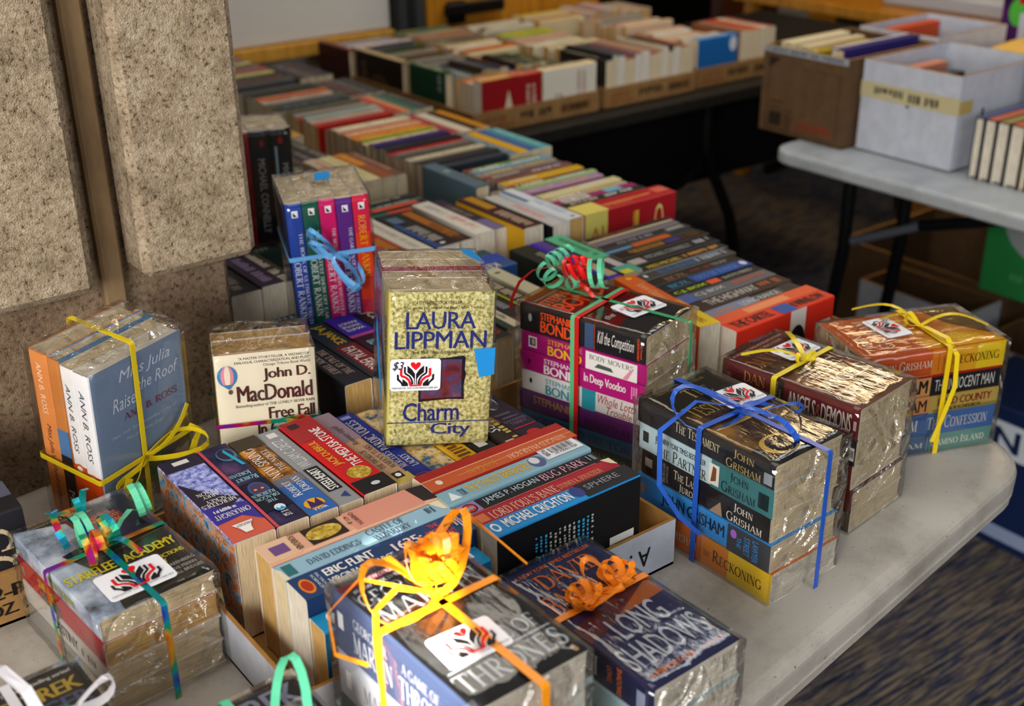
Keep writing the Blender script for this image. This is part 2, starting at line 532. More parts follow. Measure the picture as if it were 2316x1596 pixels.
def text_polys(txt, font):
    """2D polygons of a line of lettering scaled into the unit square"""
    key = (txt, font)
    if key in _cache:
        return _cache[key]
    if font == 's':
        polys = serif_polys(txt)
    else:
        _cu.body = txt
        _cu.shear = 0.3 if font == 'i' else 0.0
        _cu.space_character = 0.93 if font in 'bB' else 1.0
        me = D.meshes.new_from_object(_to)
        polys = [[me.vertices[i].co.xy[:] for i in p.vertices] for p in me.polygons]
        n0 = len(polys)
        D.meshes.remove(me)
        for d in {'b': (.022,), 'B': (.030, .060)}.get(font, ()):       # heavier strokes
            polys = polys + [[(x + d, y) for x, y in q] for q in polys[:n0]]
    if polys:
        xs = [p[0] for q in polys for p in q]
        ys = [p[1] for q in polys for p in q]
        x0, y0 = min(xs), min(ys)
        sx, sy = max(xs) - x0 or 1, max(ys) - y0 or 1
        n0 = len(polys) if font == 's' else n0
        polys = [[((p[0] - x0) / sx, (p[1] - y0) / sy, 2.2e-5 * (i // n0)) for p in q] for i, q in enumerate(polys)]
    _cache[key] = polys
    return polys


class Face:
    """a flat face to print on: origin, right, up; normal = right x up"""
    def __init__(self, o, r, u, w=1.0, h=1.0):
        self.o, self.r, self.u, self.w, self.h = Vector(o), Vector(r), Vector(u), w, h
        self.n = self.r.cross(self.u).normalized()

    def at(self, x, y, e):
        return self.o + self.r * (x * self.w) + self.u * (y * self.h) + self.n * e


def rnd_word(rng, n):
    out, x = [], 0.0
    for _ in range(n):
        wd = rng.uniform(.5, 1.0)
        out.append((x, x + wd * .62))
        x += wd
        if rng.random() < .12:
            x += .6
    return [(a / x, b / x) for a, b in out]


def deco(mb, F, ops, lift=0.00022):
    """print ops on a face.  x and y are fractions of the face.
    ('r',x0,y0,x1,y1,c) patch; ('e',cx,cy,rx,ry,c) round patch; ('p',pts,c) polygon; ('t',s,x0,y0,x1,y1,c[,font]) a line of
    lettering filling that box, ('v',...) the same turned a quarter so that it runs downwards; ('w',...) a blur of marks"""
    for i, op in enumerate(ops):
        e = lift + 0.00009 * i
        k = op[0]
        if k == 'r':
            _, x0, y0, x1, y1, c = op
            mb.poly([F.at(x0, y0, e), F.at(x1, y0, e), F.at(x1, y1, e), F.at(x0, y1, e)], c)
        elif k == 'e':
            _, cx, cy, rx, ry, c = op
            mb.poly([F.at(cx + rx * math.cos(a * math.pi / 10), cy + ry * math.sin(a * math.pi / 10), e) for a in range(20)], c)
        elif k == 'p':
            mb.poly([F.at(x, y, e) for x, y in op[1]], op[2])
        elif k in 'tvx':
            x0, y0, x1, y1, c = op[2:7]
            for ei, q in enumerate(text_polys(op[1], op[7] if len(op) > 7 else 'b')):
                e2 = e + 4e-6 * (ei % 17) if (len(op) > 7 and op[7] == 's') else e + q[0][2]
                if k == 't':
                    mb.poly([F.at(x0 + (x1 - x0) * p[0], y0 + (y1 - y0) * p[1], e2) for p in q], c)
                elif k == 'v':      # reads downwards, tops to the right
                    mb.poly([F.at(x0 + (x1 - x0) * p[1], y1 - (y1 - y0) * p[0], e2) for p in q], c)
                else:               # upside down
                    mb.poly([F.at(x1 - (x1 - x0) * p[0], y1 - (y1 - y0) * p[1], e2) for p in q], c)
        elif k == 'w':
            _, x0, y0, x1, y1, c, seed = op
            rng = random.Random(seed)
            for a, b in rnd_word(rng, max(3, int((x1 - x0) * 26))):
                lo = y0 + (y1 - y0) * rng.choice((0, 0, 0.1, 0.3))
                mb.poly([F.at(x0 + (x1 - x0) * a, lo, e), F.at(x0 + (x1 - x0) * b, lo, e), F.at(x0 + (x1 - x0) * b, y1, e), F.at(x0 + (x1 - x0) * a, y1, e)], c)
        elif k == 'l':              # strokes: ('l', pts, width, colour) in face units of width
            pts, wd, c = op[1:]
            for q in stroke2d([(x * F.w, y * F.h) for x, y in pts], [wd] * len(pts)):
                mb.poly([F.o + F.r * x + F.u * y + F.n * e for x, y in q], c)


# ------------------------------------------------------------------ books
def book_mesh(B):
    """local frame: X head to tail along the spine, Y from spine to fore edge, Z from back cover to front cover"""
    L, W, H = B['L'], B['W'], B['th']
    c = B['c']
    cb = B.get('bc', c)
    cf = B.get('fc', c)
    r, k = min(0.0022, H * .3), (0.0026 if B.get('hard') else 0.0006)
    prof = [(W, 0, cb), (r, 0, c), (r * .3, r * .3, c), (0, r, c), (0, H - r, c), (r * .3, H - r * .3, c), (r, H, cf), (W, H, cf)]
    inn = [(W, k), (r, k), (k + r * .3, k + r * .3), (k, r), (k, H - r), (k + r * .3, H - k - r * .3), (r, H - k), (W, H - k)]
    mb = MB()
    cols = [cb, c, c, c, c, c, cf]
    for i in range(7):
        (y0, z0, _), (y1, z1, _) = prof[i], prof[i + 1]
        (a0, b0), (a1, b1) = inn[i], inn[i + 1]
        mb.poly([(0, y0, z0), (0, y1, z1), (L, y1, z1), (L, y0, z0)], cols[i])
        rim = cols[i] if B.get('hard') else '#d6d0c4/m'
        mb.poly([(0, a1, b1), (0, a0, b0), (L, a0, b0), (L, a1, b1)], '#d9d3c6/m')
        mb.poly([(0, y1, z1), (0, y0, z0), (0, a0, b0), (0, a1, b1)], rim)
        mb.poly([(L, y0, z0), (L, y1, z1), (L, a1, b1), (L, a0, b0)], rim)
    mb.poly([(0, W, 0), (L, W, 0), (L, W, k), (0, W, k)], '#d6d0c4/m')
    mb.poly([(0, W, H - k), (L, W, H - k), (L, W, H), (0, W, H)], '#d6d0c4/m')
    X, Y, Z = Vector((1, 0, 0)), Vector((0, 1, 0)), Vector((0, 0, 1))
    deco(mb, Face((0, 0, 0), X, Z, L, H), B.get('sp', ()))
    deco(mb, Face((L, 0, 0), Z, -X, H, L), B.get('sv', ()), 0.0004)
    deco(mb, Face((L, 0, H), Y, -X, W, L), B.get('fr', ()))
    deco(mb, Face((L, W, 0), -Y, -X, W, L), B.get('bk', ()))
    return mb


def page_mesh(B):
    L, W, H = B['L'], B['W'], B['th']
    mb = MB()
    hc = B.get('hard', 0)
    e, k = 0.0011, (0.0027 if hc else 0.0007)
    y1 = W - (0.004 if hc else 0.0012)
    x0, x1 = (0.004, L - 0.004) if hc else (e, L - e)
    n = 6
    vs = []
    for x in (x0, x1):      # hollow fore edge, slightly domed ends
        for i in range(n + 1):
            z = k + (H - 2 * k) * i / n
            s = math.sin(math.pi * i / n)
            vs.append((x, y1 - 0.0016 * s, z))
        for i in range(n, -1, -1):
            vs.append((x, 0.003 if hc else 0.0008, k + (H - 2 * k) * i / n))
    m = 2 * n + 2
    fs = [tuple(range(m)), tuple(range(m, 2 * m))[::-1]]
    fs += [(i, i + m, (i + 1) % m + m, (i + 1) % m) for i in range(m)]
    mb.mesh(vs, fs, B.get('pg', 'pages_cream'))
    return mb


def turned(ops):
    """the same spine ops ordered from the other end of the spine"""
    out = []
    for op in ops:
        if op[0] == 'r':
            out.append(('r', op[1], 1 - op[4], op[3], 1 - op[2], op[5]))
        elif op[0] == 't':
            out.append(op[:3] + (1 - op[5], op[4], 1 - op[3]) + op[6:])
        elif op[0] == 'w':
            out.append(('w', op[1], 1 - op[4], op[3], 1 - op[2]) + op[5:])
        elif op[0] == 'e':
            out.append(('e', op[1], 1 - op[2]) + op[3:])
        else:
            out.append(('p', [(x, 1 - y) for x, y in op[1]][::-1], op[2]))
    return out


def spec(c, th, sp=(), **kw):
    d = dict(c=c, th=th, sp=list(sp), L=0.174, W=0.106)
    d.update(kw)
    return d


def add_book(B, M, parent=None, name='paperback_book', label=None, group=None):
    o = book_mesh(B).build(name, parent)
    if parent is None:
        o.matrix_world = M
    else:
        o.matrix_local = M
    page_mesh(B).build('page_block', o)
    if parent is None:
        tag(o, label, 'book', group)
    return o


NAMES = [('black', 20, 20, 22), ('white', 225, 225, 222), ('cream', 226, 214, 180), ('grey', 140, 140, 140), ('dark grey', 74, 74, 78), ('red', 200, 30, 30),
         ('dark red', 110, 18, 22), ('maroon', 80, 26, 30), ('orange', 226, 112, 28), ('yellow', 226, 188, 36), ('gold', 176, 140, 50), ('brown', 96, 62, 36), ('tan', 186, 150, 104),
         ('blue', 40, 84, 176), ('light blue', 130, 176, 206), ('navy', 24, 32, 74), ('purple', 76, 40, 120), ('pink', 216, 130, 140), ('teal', 30, 120, 120), ('green', 60, 130, 60),
         ('dark green', 20, 56, 34), ('lime', 150, 190, 40), ('magenta', 180, 20, 100), ('lilac', 160, 130, 180), ('pale green', 170, 200, 170)]


def colour_name(h):
    if not h.startswith('#'):
        return h.replace('_cover', '').replace('_', ' ') + '-patterned'
    c = [int(h[1 + i:3 + i], 16) for i in (0, 2, 4)]
    return min(NAMES, key=lambda n: sum((a - b) ** 2 for a, b in zip(c, n[1:])))[0]


ORD = ['first', 'second', 'third', 'fourth', 'fifth', 'sixth', 'seventh', 'eighth', 'ninth', 'tenth', 'eleventh', 'twelfth', 'thirteenth', 'fourteenth', 'fifteenth', 'sixteenth',
       'seventeenth', 'eighteenth', 'nineteenth', 'twentieth', 'twenty-first', 'twenty-second', 'twenty-third', 'twenty-fourth', 'twenty-fifth', 'twenty-sixth', 'twenty-seventh', 'twenty-eighth', 'twenty-ninth', 'thirtieth']


def place(kind, s, t, z, B, lean=0.0):
    """matrix of a book standing spine up; kind: E reads away along +s, F the same turned round, N reads along +t, P reads along -t"""
    L, W, H = B['L'], B['W'], B['th']
    top = z + W
    if kind == 'E':
        M = frame((s, t, top), (1, 0, 0), (0, 1, 0))
    elif kind == 'F':
        M = frame((s + L, t + H, top), (-1, 0, 0), (0, -1, 0))
    elif kind == 'N':
        M = frame((s + H, t, top), (0, 1, 0), (-1, 0, 0))
    else:
        M = frame((s, t + L, top), (0, -1, 0), (1, 0, 0))
    if lean:
        ax = Vector((1, 0, 0)) if kind in 'EF' else Vector((0, 1, 0))
        piv = Vector((s + (H / 2 if kind in 'NP' else 0), t + (H / 2 if kind in 'EF' else 0), z + T))
        R = Matrix.Translation(piv) @ Matrix.Rotation(lean, 4, ax) @ Matrix.Translation(-piv)
        M = R @ M
    return M


def row(kind, s, t, z, books, where, group, step=None, gap=0.0012, jit=0.0, seed=1):
    """a run of spine-up books; E/F rows grow along +t, N/P rows along +s.  where: tail of the label"""
    rng = random.Random(seed)
    for i, B in enumerate(books):
        off = B.get('off', 0.0) + (rng.uniform(-jit, jit) if jit else 0)
        ss, tt = (s + off, t) if kind in 'EF' else (s, t + off)
        kd = B.get('kind', kind)
        lb = B.get('lb') or colour_name(B['c']) + ' paperback'
        label = '%s, %s %s' % (lb, ORD[i], where)
        M = place(kd, ss, tt, z + B.get('dz', 0), B)
        if 'rz' in B:       # askew in its row
            pv = Matrix.Translation((ss + B['th'] / 2, tt, 0))
            M = pv @ Matrix.Rotation(math.radians(B['rz']), 4, 'Z') @ pv.inverted() @ M
        add_book(B, M, label=label, group=group)
        d = B['th'] + gap
        if kind in 'EF':
            t += d
        else:
            s += d


# ------------------------------------------------------------------ stickers, film and ribbons of the wrapped bundles
def sticker(parent, F, price, pc='#2a2440', side='tl'):
    """white rounded sticker: heart over a book held in two hands, line of lettering, handwritten price"""
    mb = MB()
    w, h = F.w, F.h
    pts = []
    r = 0.1 * h
    for cx, cy, a0 in ((w - r, h - r, 0), (r, h - r, 90), (r, r, 180), (w - r, r, 270)):
        for k in range(5):
            a = math.radians(a0 + 22.5 * k)
            pts.append((cx + r * math.cos(a), cy + r * math.sin(a)))
    P = [F.o + F.r * x + F.u * y for x, y in pts]
    Q = [p + F.n * 0.0005 for p in P]
    n = len(P)
    mb.mesh(P + Q, [tuple(range(n))[::-1], tuple(range(n, 2 * n))] + [(i, (i + 1) % n, n + (i + 1) % n, n + i) for i in range(n)], '#e9eaf0')
    X = lambda x: (x - 285) / 745
    Y = lambda y: 1 - (y - 165) / 505
    red, blk = '#d8141c', '#17161a'
    ops = []
    for m in (0, 1):
        f = (lambda x: X(2 * 658 - x)) if m else X
        poly = lambda q, c: ops.append(('p', [(f(a), Y(b)) for a, b in (q if not m else q[::-1])], c))
        line = lambda q, wd, c: ops.append(('l', [(f(a), Y(b)) for a, b in q], wd / 745 * w, c))
        poly([(658, 342), (600, 285), (583, 250), (590, 222), (618, 212), (645, 224), (658, 246)][::-1], red)
        poly([(537, 265), (605, 330), (650, 400), (650, 565), (640, 565), (638, 480), (600, 425), (537, 372)][::-1], blk)
        line([(500, 285), (500, 385), (570, 435), (607, 500), (614, 565)], 26, blk)
        line([(446, 308), (446, 428), (510, 450), (565, 500), (586, 575)], 34, red)
        poly([(385, 398), (412, 412), (414, 470), (470, 535), (465, 475), (500, 500), (545, 545), (551, 590), (462, 590), (440, 540), (386, 490)][::-1], blk)
    ops.append(('r', X(575), Y(592), X(740), Y(568), red))
    ops.append(('t', 'FRIENDS OF THE LONGMONT LIBRARY', X(310), Y(636), X(1000), Y(606), blk, 's'))
    if price:
        if side == 'tl':
            ops.append(('t', price, X(318), Y(345), X(480), Y(198), pc, 'i'))
        elif side == 'top':
            ops.append(('t', price, X(545), Y(245), X(780), Y(160), pc, 'i'))
        else:
            ops.append(('t', price, X(300), Y(420), X(400), Y(330), pc, 'i'))
    deco(mb, F, ops, 0.0007)
    return mb.build('price_sticker', parent)


def film(parent, lo, hi, ends=(0.004, 0.004), amp=0.0006, end_amp=0.004, seed=0, n=(14, 10, 12), crumple_axis=0, puff=0.0):
    """crinkled clear film round a bundle; the two faces across crumple_axis are gathered and crumpled"""
    lo, hi = Vector(lo), Vector(hi)
    idx, vs = {}, []
    off = Vector((seed * 3.7, seed * 1.3, seed * 2.1))
    rng = random.Random(seed)

    def vert(i, j, k):
        key = (i, j, k)
        if key not in idx:
            f = Vector((i / n[0], j / n[1], k / n[2]))
            nrm = Vector([(-1 if q == 0 else 1 if q == m else 0) for q, m in zip(key, n)])
            p = Vector([lo[a] + (hi[a] - lo[a]) * f[a] for a in range(3)])
            ca = crumple_axis
            edge = sum(1 for a in range(3) if nrm[a])
            if edge == 1:
                g = [f[a] + rng.uniform(-.3, .3) / n[a] if not nrm[a] else f[a] for a in range(3)]
                p = Vector([lo[a] + (hi[a] - lo[a]) * g[a] for a in range(3)])
            nz = noise.noise_vector(p * 26 + off)
            if nrm[ca]:
                am = end_amp
                e = ends[0] if nrm[ca] < 0 else ends[1]
                mid = math.prod(math.sin(math.pi * min(max(f[a], 0), 1)) for a in range(3) if a != ca)
                p[ca] += nrm[ca] * (e * mid + puff * mid)
                p += Vector([nz[a] * am * (1 if a == ca else .6) * (0.35 if edge > 1 else 1) for a in range(3)])
                p[ca] = max(p[ca], hi[ca] + .0008) if nrm[ca] > 0 else min(p[ca], lo[ca] - .0008)
            else:
                for a in range(3):
                    if nrm[a]:
                        p[a] += nrm[a] * (abs(nz[a]) * amp * 2)
                    elif a == ca and edge == 1:
                        pass
            idx[key] = len(vs)
            vs.append(p)
        return idx[key]

    fs = []
    for ax in range(3):
        b, c = [a for a in range(3) if a != ax]
        for s in (0, n[ax]):
            for i in range(n[b]):
                for j in range(n[c]):
                    q = []
                    for di, dj in ((0, 0), (1, 0), (1, 1), (0, 1)):
                        k = [0, 0, 0]
                        k[ax], k[b], k[c] = s, i + di, j + dj
                        q.append(vert(*k))
                    if (s == 0) != (ax == 1):
                        q = q[::-1]
                    if (i + j) % 2:
                        fs += [(q[0], q[1], q[2]), (q[0], q[2], q[3])]
                    else:
                        fs += [(q[0], q[1], q[3]), (q[1], q[2], q[3])]
    mb = MB()
    ca = crumple_axis
    kc, kk = mb.mi('clear_film'), mb.mi('crumpled_film')
    mb.v = [tuple(p) for p in vs]
    mb.f = fs
    keys = {v: k for k, v in idx.items()}
    mb.m = [kk if all(keys[i][ca] in (0, n[ca]) and keys[i][ca] == keys[f[0]][ca] for i in f) else kc for f in fs]
    o = mb.build('cellophane_wrap', parent)
    o.data.polygons.foreach_set('use_smooth', [m == kc for m in mb.m])
    return o


def ring(mb, axis, at, lo, hi, wd, key, skip_bottom=False):
    """a ribbon tied round the bundle in the plane across axis"""
    b, c = [a for a in range(3) if a != axis]
    e = 0.0012
    r = 0.003
    pts = []
    for (ub, uc, a0) in ((1, 1, 0), (0, 1, 90), (0, 0, 180), (1, 0, 270)):
        cb = (hi[b] + e - r) if ub else (lo[b] - e + r)
        cc = (hi[c] + e - r) if uc else (lo[c] - e + r)
        for k in range(4):
            a = math.radians(a0 + 30 * k)
            p = [0, 0, 0]
            p[axis], p[b], p[c] = at, cb + r * math.cos(a), cc + r * math.sin(a)
            pts.append(p)
    pts.append(pts[0])
    side = [0, 0, 0]
    side[axis] = 1
    mb.strip(pts, tuple(side), wd, key)


def loop(mb, c, d, n, r, h, wd, key, twist=0.0):
    """one bow loop from c out along d and back, rising h along n"""
    c, d, n = Vector(c), Vector(d).normalized(), Vector(n).normalized()
    s = d.cross(n)
    pts, sd = [], []
    for i in range(19):
        a = 2 * math.pi * i / 18
        pts.append(c + d * (r * (1 - math.cos(a)) / 2) + n * (h * math.sin(a) * (1 - math.cos(a)) / 2 + h * .25 * (1 - math.cos(a))) + s * (twist * r * math.sin(a)))
        sd.append(s + n * (.3 * math.sin(a)))
    mb.strip(pts, sd, wd, key)


def tail(mb, c, d, n, ln, wd, key, sag=0.3, curl=0.0):
    c, d, n = Vector(c), Vector(d).normalized(), Vector(n).normalized()
    s = d.cross(n)
    pts = [c + d * (ln * u) + n * (ln * sag * math.sin(math.pi * u) * (1 - u * .4)) + s * (curl * ln * math.sin(2.2 * u)) for u in [i / 9 for i in range(10)]]
    mb.strip(pts, s, wd, key)


def curl(mb, c, axis, r, turns, pitch, wd, key, a0=0.0, n=None, grow=0.0):
    c, ax = Vector(c), Vector(axis).normalized()
    u = ax.orthogonal().normalized() if n is None else (Vector(n) - ax * Vector(n).dot(ax)).normalized()
    v = ax.cross(u)
    N = max(8, int(turns * 16))
    pts = []
    for i in range(N + 1):
        a = a0 + 2 * math.pi * turns * i / N
        rr = r * (1 + grow * i / N)
        pts.append(c + ax * (pitch * turns * i / N) + u * (rr * math.cos(a)) + v * (rr * math.sin(a)))
    mb.strip(pts, ax, wd, key)


def stack(root, books, x0=0.0, seed=0):
    """books lying in a pile (or side by side) inside a bundle, from z=0 upwards; each is a part with its page block"""
    rng = random.Random(seed)
    z = 0.0
    hi = [0, 0, 0]
    for B in books:
        dx, dy = B.get('dx', rng.uniform(-.001, .001)), B.get('dy', rng.uniform(0, .0015))
        o = add_book(B, Matrix.Translation((dx, dy, z)), root, 'book')
        if B.get('lb'):
            o['label'] = B['lb']
        z += B['th'] + 0.0003
        hi = [max(hi[0], dx + B['L']), max(hi[1], dy + B['W']), z]
    return Vector(hi)


# ------------------------------------------------------------------ the place
def build_setting():
    mb = MB()
    mb.box((-3.3, -2.03, -0.05), (6.2, 5.2, 0.0), 'carpet')
    structure(mb, 'floor', 'dark blue and brown streaked carpet')
    mb = MB()
    mb.box((-3.3, -2.03, 2.74), (6.2, 5.2, 2.8), 'ceiling_white')
    structure(mb, 'ceiling')
    # pillar at the end of the left wall: base, two overhanging facing blocks and the groove strip between them
    mb = MB()
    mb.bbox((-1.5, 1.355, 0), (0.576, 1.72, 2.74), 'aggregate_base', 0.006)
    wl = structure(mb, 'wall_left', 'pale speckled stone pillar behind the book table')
    for x0, x1 in ((-1.5, 0.390), (0.446, 0.588)):
        mb = MB()
        mb.bbox((x0, 1.288, T + 0.222), (x1, 1.353, 2.735), 'aggregate', 0.009)
        if x1 > .5:
            mb.bbox((0.5775, 1.3, T + 0.222), (x1, 1.716, 2.735), 'aggregate', 0.006)
        b = mb.build('facing_block', wl)
    mb = MB()
    mb.bbox((0.413, 1.339, T - 0.30), (0.4395, 1.3545, 2.73), 'groove_stone', 0.003)
    mb.build('groove_strip', wl)
    # back wall with white board, post and door
    mb = MB()
    mb.box((-1.5, 3.05, 0), (2.64, 3.15, 2.74), 'wall_paint')
    structure(mb, 'wall_back')
    mb = MB()
    mb.bbox((1.868, 2.985, 0), (1.955, 3.045, 2.7), '#3a3c3e/m', 0.004)
    mb.bbox((1.895, 2.975, 0), (1.92, 2.984, 2.7), '#232425', 0.002)
    structure(mb, 'trim_1', 'dark grey upright post beside the white board')
    mb = MB()
    mb.bbox((1.965, 2.99, 0.02), (2.62, 3.04, 2.1), 'wood_gold', 0.004)
    d = structure(mb, 'door_1', 'golden brown wooden door behind the far boxes of books')
    mb = MB()
    mb.bbox((2.01, 2.955, T + 0.125), (2.22, 2.975, T + 0.160), '#0c0c0d', 0.004)
    mb.bbox((2.03, 2.974, T + 0.10), (2.09, 2.99, T + 0.165), '#0c0c0d', 0.003)
    mb.build('door_handle', d)
    # white board on the wall
    r = empty('white_board', Matrix.Translation((1.2, 3.04, T + .075)))
    tag(r, 'white board with a wooden bottom rail behind the far table', 'board')
    mb = MB()
    mb.bbox((-0.6, -0.012, 0.03), (0.662, 0.006, 1.2), 'whiteboard', 0.003)
    mb.build('board_panel', r)
    mb = MB()
    mb.bbox((-0.6, -0.035, -0.012), (0.664, 0.004, 0.028), 'wood_trim', 0.004)
    mb.build('bottom_rail', r)
    # far side of the room: wall coloured near-black for the void's darkness, brown panel, pale post, golden panel
    mb = MB()
    mb.box((2.66, 5.05, 0), (6.2, 5.15, 2.74), '#1a1713/m')
    structure(mb, 'wall_far')
    mb = MB()
    mb.box((6.1, -2.0, 0), (6.2, 5.05, 2.74), '#4a4034/m')
    structure(mb, 'wall_right')
    mb = MB()
    mb.bbox((3.83, 3.6, 0), (4.19, 3.66, 2.7), 'wood_dark', 0.004)
    structure(mb, 'door_2', 'dark brown wooden door leaf in the far opening')
    mb = MB()
    mb.bbox((4.2, 3.6, 0), (4.31, 3.7, 2.7), '#8d8f8e/m', 0.004)
    mb.bbox((4.33, 3.6, 0), (4.4, 3.7, 2.7), '#8d8f8e/m', 0.004)
    structure(mb, 'trim_2', 'pale grey door frame beside the dark door')
    mb = MB()
    mb.bbox((4.44, 3.62, 0), (4.62, 3.68, 2.7), 'wood_gold', 0.004)
    structure(mb, 'door_3', 'golden wooden panel beside the pale grey frame')
    # unseen walls behind the camera; slit shaped to let sun onto one pile
    hit = Vector((0.398, 0.655, T + 0.155))
    k = (hit.y + 2.0) / SUN_DIR.y
    p = hit - SUN_DIR * k
    x0, x1, z0, z1 = p.x - 0.060, p.x + 0.034, p.z - 0.10, p.z + 0.05
    zc = 2.74
    mb = MB()
    mb.box((-3.2, -2.03, 0), (x0, -2.0, zc), '#b8b2a8/m')
    mb.box((x1, -2.03, 0), (6.2, -2.0, zc), '#b8b2a8/m')
    mb.box((x0, -2.03, 0), (x1, -2.0, z0), '#b8b2a8/m')
    mb.box((x0, -2.03, z1), (x1, -2.0, zc), '#b8b2a8/m')
    structure(mb, 'wall_front')
    mb = MB()
    mb.box((-3.3, -2.03, 0), (-3.2, 5.2, zc), '#b8b2a8/m')
    structure(mb, 'wall_side')


def rounded_rect(x0, y0, x1, y1, r, n=8):
    pts = []
    for cx, cy, a0 in ((x1 - r, y1 - r, 0), (x0 + r, y1 - r, 90), (x0 + r, y0 + r, 180), (x1 - r, y0 + r, 270)):
        for k in range(n + 1):
            a = math.radians(a0 + 90 * k / n)
            pts.append((cx + r * math.cos(a), cy + r * math.sin(a)))
    return pts


def table_top(x0, y0, x1, y1, r, key, prof):
    mb = MB()
    vs, fs = [], []
    n = None
    for off, z in prof:
        ps = rounded_rect(x0 + off, y0 + off, x1 - off, y1 - off, max(r - off, .004))
        n = len(ps)
        vs += [(x, y, z) for x, y in ps]
    m = len(prof)
    for a in range(m - 1):
        fs += [(a * n + (k + 1) % n, a * n + k, (a + 1) * n + k, (a + 1) * n + (k + 1) % n) for k in range(n)]
    fs.append(tuple(range(n)))
    fs.append(tuple(range((m - 1) * n, m * n))[::-1])
    mb.mesh(vs, fs, key)
    return mb


RIM = [(0.014, 0), (0.008, -0.0008), (0.003, -0.003), (0.0005, -0.007), (0, -0.011), (0, -0.0205), (0.0022, -0.0215), (0.0022, -0.031), (0.0005, -0.032), (0.0018, -0.0335), (0.0022, -0.044), (0.006, -0.046)]


def u_legs(root, x, y0, y1, key, h=T - 0.05, inward=1):
    """a folding wishbone leg frame: two tubes joined by a foot rail"""
    for y in (y0, y1):
        mb = MB()
        mb.tube([(x, y, -0.046), (x, y, -h * .45), (x - inward * .03, y, -h * .6), (x - inward * .09, y + (0.05 if y == y0 else -0.05) * 0, -T + .012)], 0.0125, key)
        mb.build('leg', root)
    mb = MB()
    mb.tube([(x, y0, -h * .42), (x, y1, -h * .42)], 0.011, key)
    mb.build('leg_rail', root)


def build_tables():
    # the near table; its corner is by the wrapped bundle with yellow and orange covers
    M = Matrix.Translation((1.268, 0.626, T)) @ Matrix.Rotation(math.radians(8), 4, 'Z')
    r = empty('folding_table', M)
    tag(r, 'pale folding table carrying the wrapped book bundles', 'table')
    table_top(-1.86, 0, 0, 0.81, 0.085, 'plastic_top', RIM).build('tabletop', r, smooth=False)
    u_legs(r, -0.5, 0.1, 0.71, '#3c3d40')
    u_legs(r, -1.4, 0.1, 0.71, '#3c3d40', inward=-1)
    # second table, behind, hidden under the trays
    r = empty('folding_table', Matrix.Translation((0, 0, T)))
    tag(r, 'folding table under the middle trays, running back towards the wall', 'table')
    table_top(0.64, 1.465, 1.40, 2.96, 0.06, 'plastic_grey', RIM).build('tabletop', r)
    u_legs(r, 1.3, 1.6, 2.8, '#1a1a1c')
    u_legs(r, 0.75, 1.6, 2.8, '#1a1a1c', inward=-1)
    # far table with a flat black panel under its front
    r = empty('folding_table', Matrix.Translation((0, 0, T)))
    tag(r, 'dark far table with black front panel and curved black legs', 'table')
    table_top(1.47, 2.17, 3.35, 2.95, 0.02, 'black_laminate', [(0.003, 0), (0, -0.003), (0, -0.03), (0.003, -0.033)]).build('tabletop', r)
    mb = MB()
    mb.bbox((1.52, 2.34, -0.30), (3.3, 2.355, -0.034), '#08080a/m', 0.002)
    mb.build('front_panel', r)
    for x in (2.42, 3.2):
        mb = MB()
        mb.tube([(x, 2.30, -0.034), (x, 2.30, -0.19), (x + .03, 2.29, -0.28), (x + .08, 2.27, -0.40), (x + .14, 2.25, -T + .014)], 0.017, '#0a0a0b')
        mb.build('leg', r)
        mb = MB()
        mb.tube([(x, 2.30, -0.20), (x - .02, 2.31, -0.25), (x - .08, 2.32, -0.285), (x - .2, 2.33, -0.30), (x - .45, 2.36, -0.33)], 0.016, '#0a0a0b')
        mb.build('leg_brace', r)
    # table at the right under the cartons
    r = empty('folding_table', Matrix.Translation((0, 0, T)))
    tag(r, 'grey plastic folding table under the white carton', 'table')
    table_top(2.03, 0.3, 3.10, 1.745, 0.06, 'plastic_grey', [(0.008, 0), (0.002, -0.003), (0, -0.008), (0, -0.026), (0.004, -0.03)]).build('tabletop', r)
    for pts in ([(2.2, 1.64, -.03), (2.2, 1.64, -.25), (2.2, 1.665, -.45), (2.2, 1.72, -T + .012)], [(2.36, 1.60, -.03), (2.36, 1.60, -.25), (2.36, 1.62, -.45), (2.36, 1.67, -T + .012)]):
        mb = MB()
        mb.tube(pts, 0.015, '#0d0e11')
        mb.build('leg', r)
    mb = MB()
    mb.tube([(2.2, 1.668, -.46), (2.36, 1.622, -.46)], 0.013, '#0d0e11')
    mb.build('leg_rail', r)
    mb = MB()
    mb.tube([(2.2, 1.62, -0.225), (2.22, 1.45, -0.145)], 0.010, '#5a6068')
    mb.tube([(2.22, 1.46, -0.15), (2.26, 1.1, -0.035)], 0.013, '#0d0e11')
    mb.build('leg_brace', r)


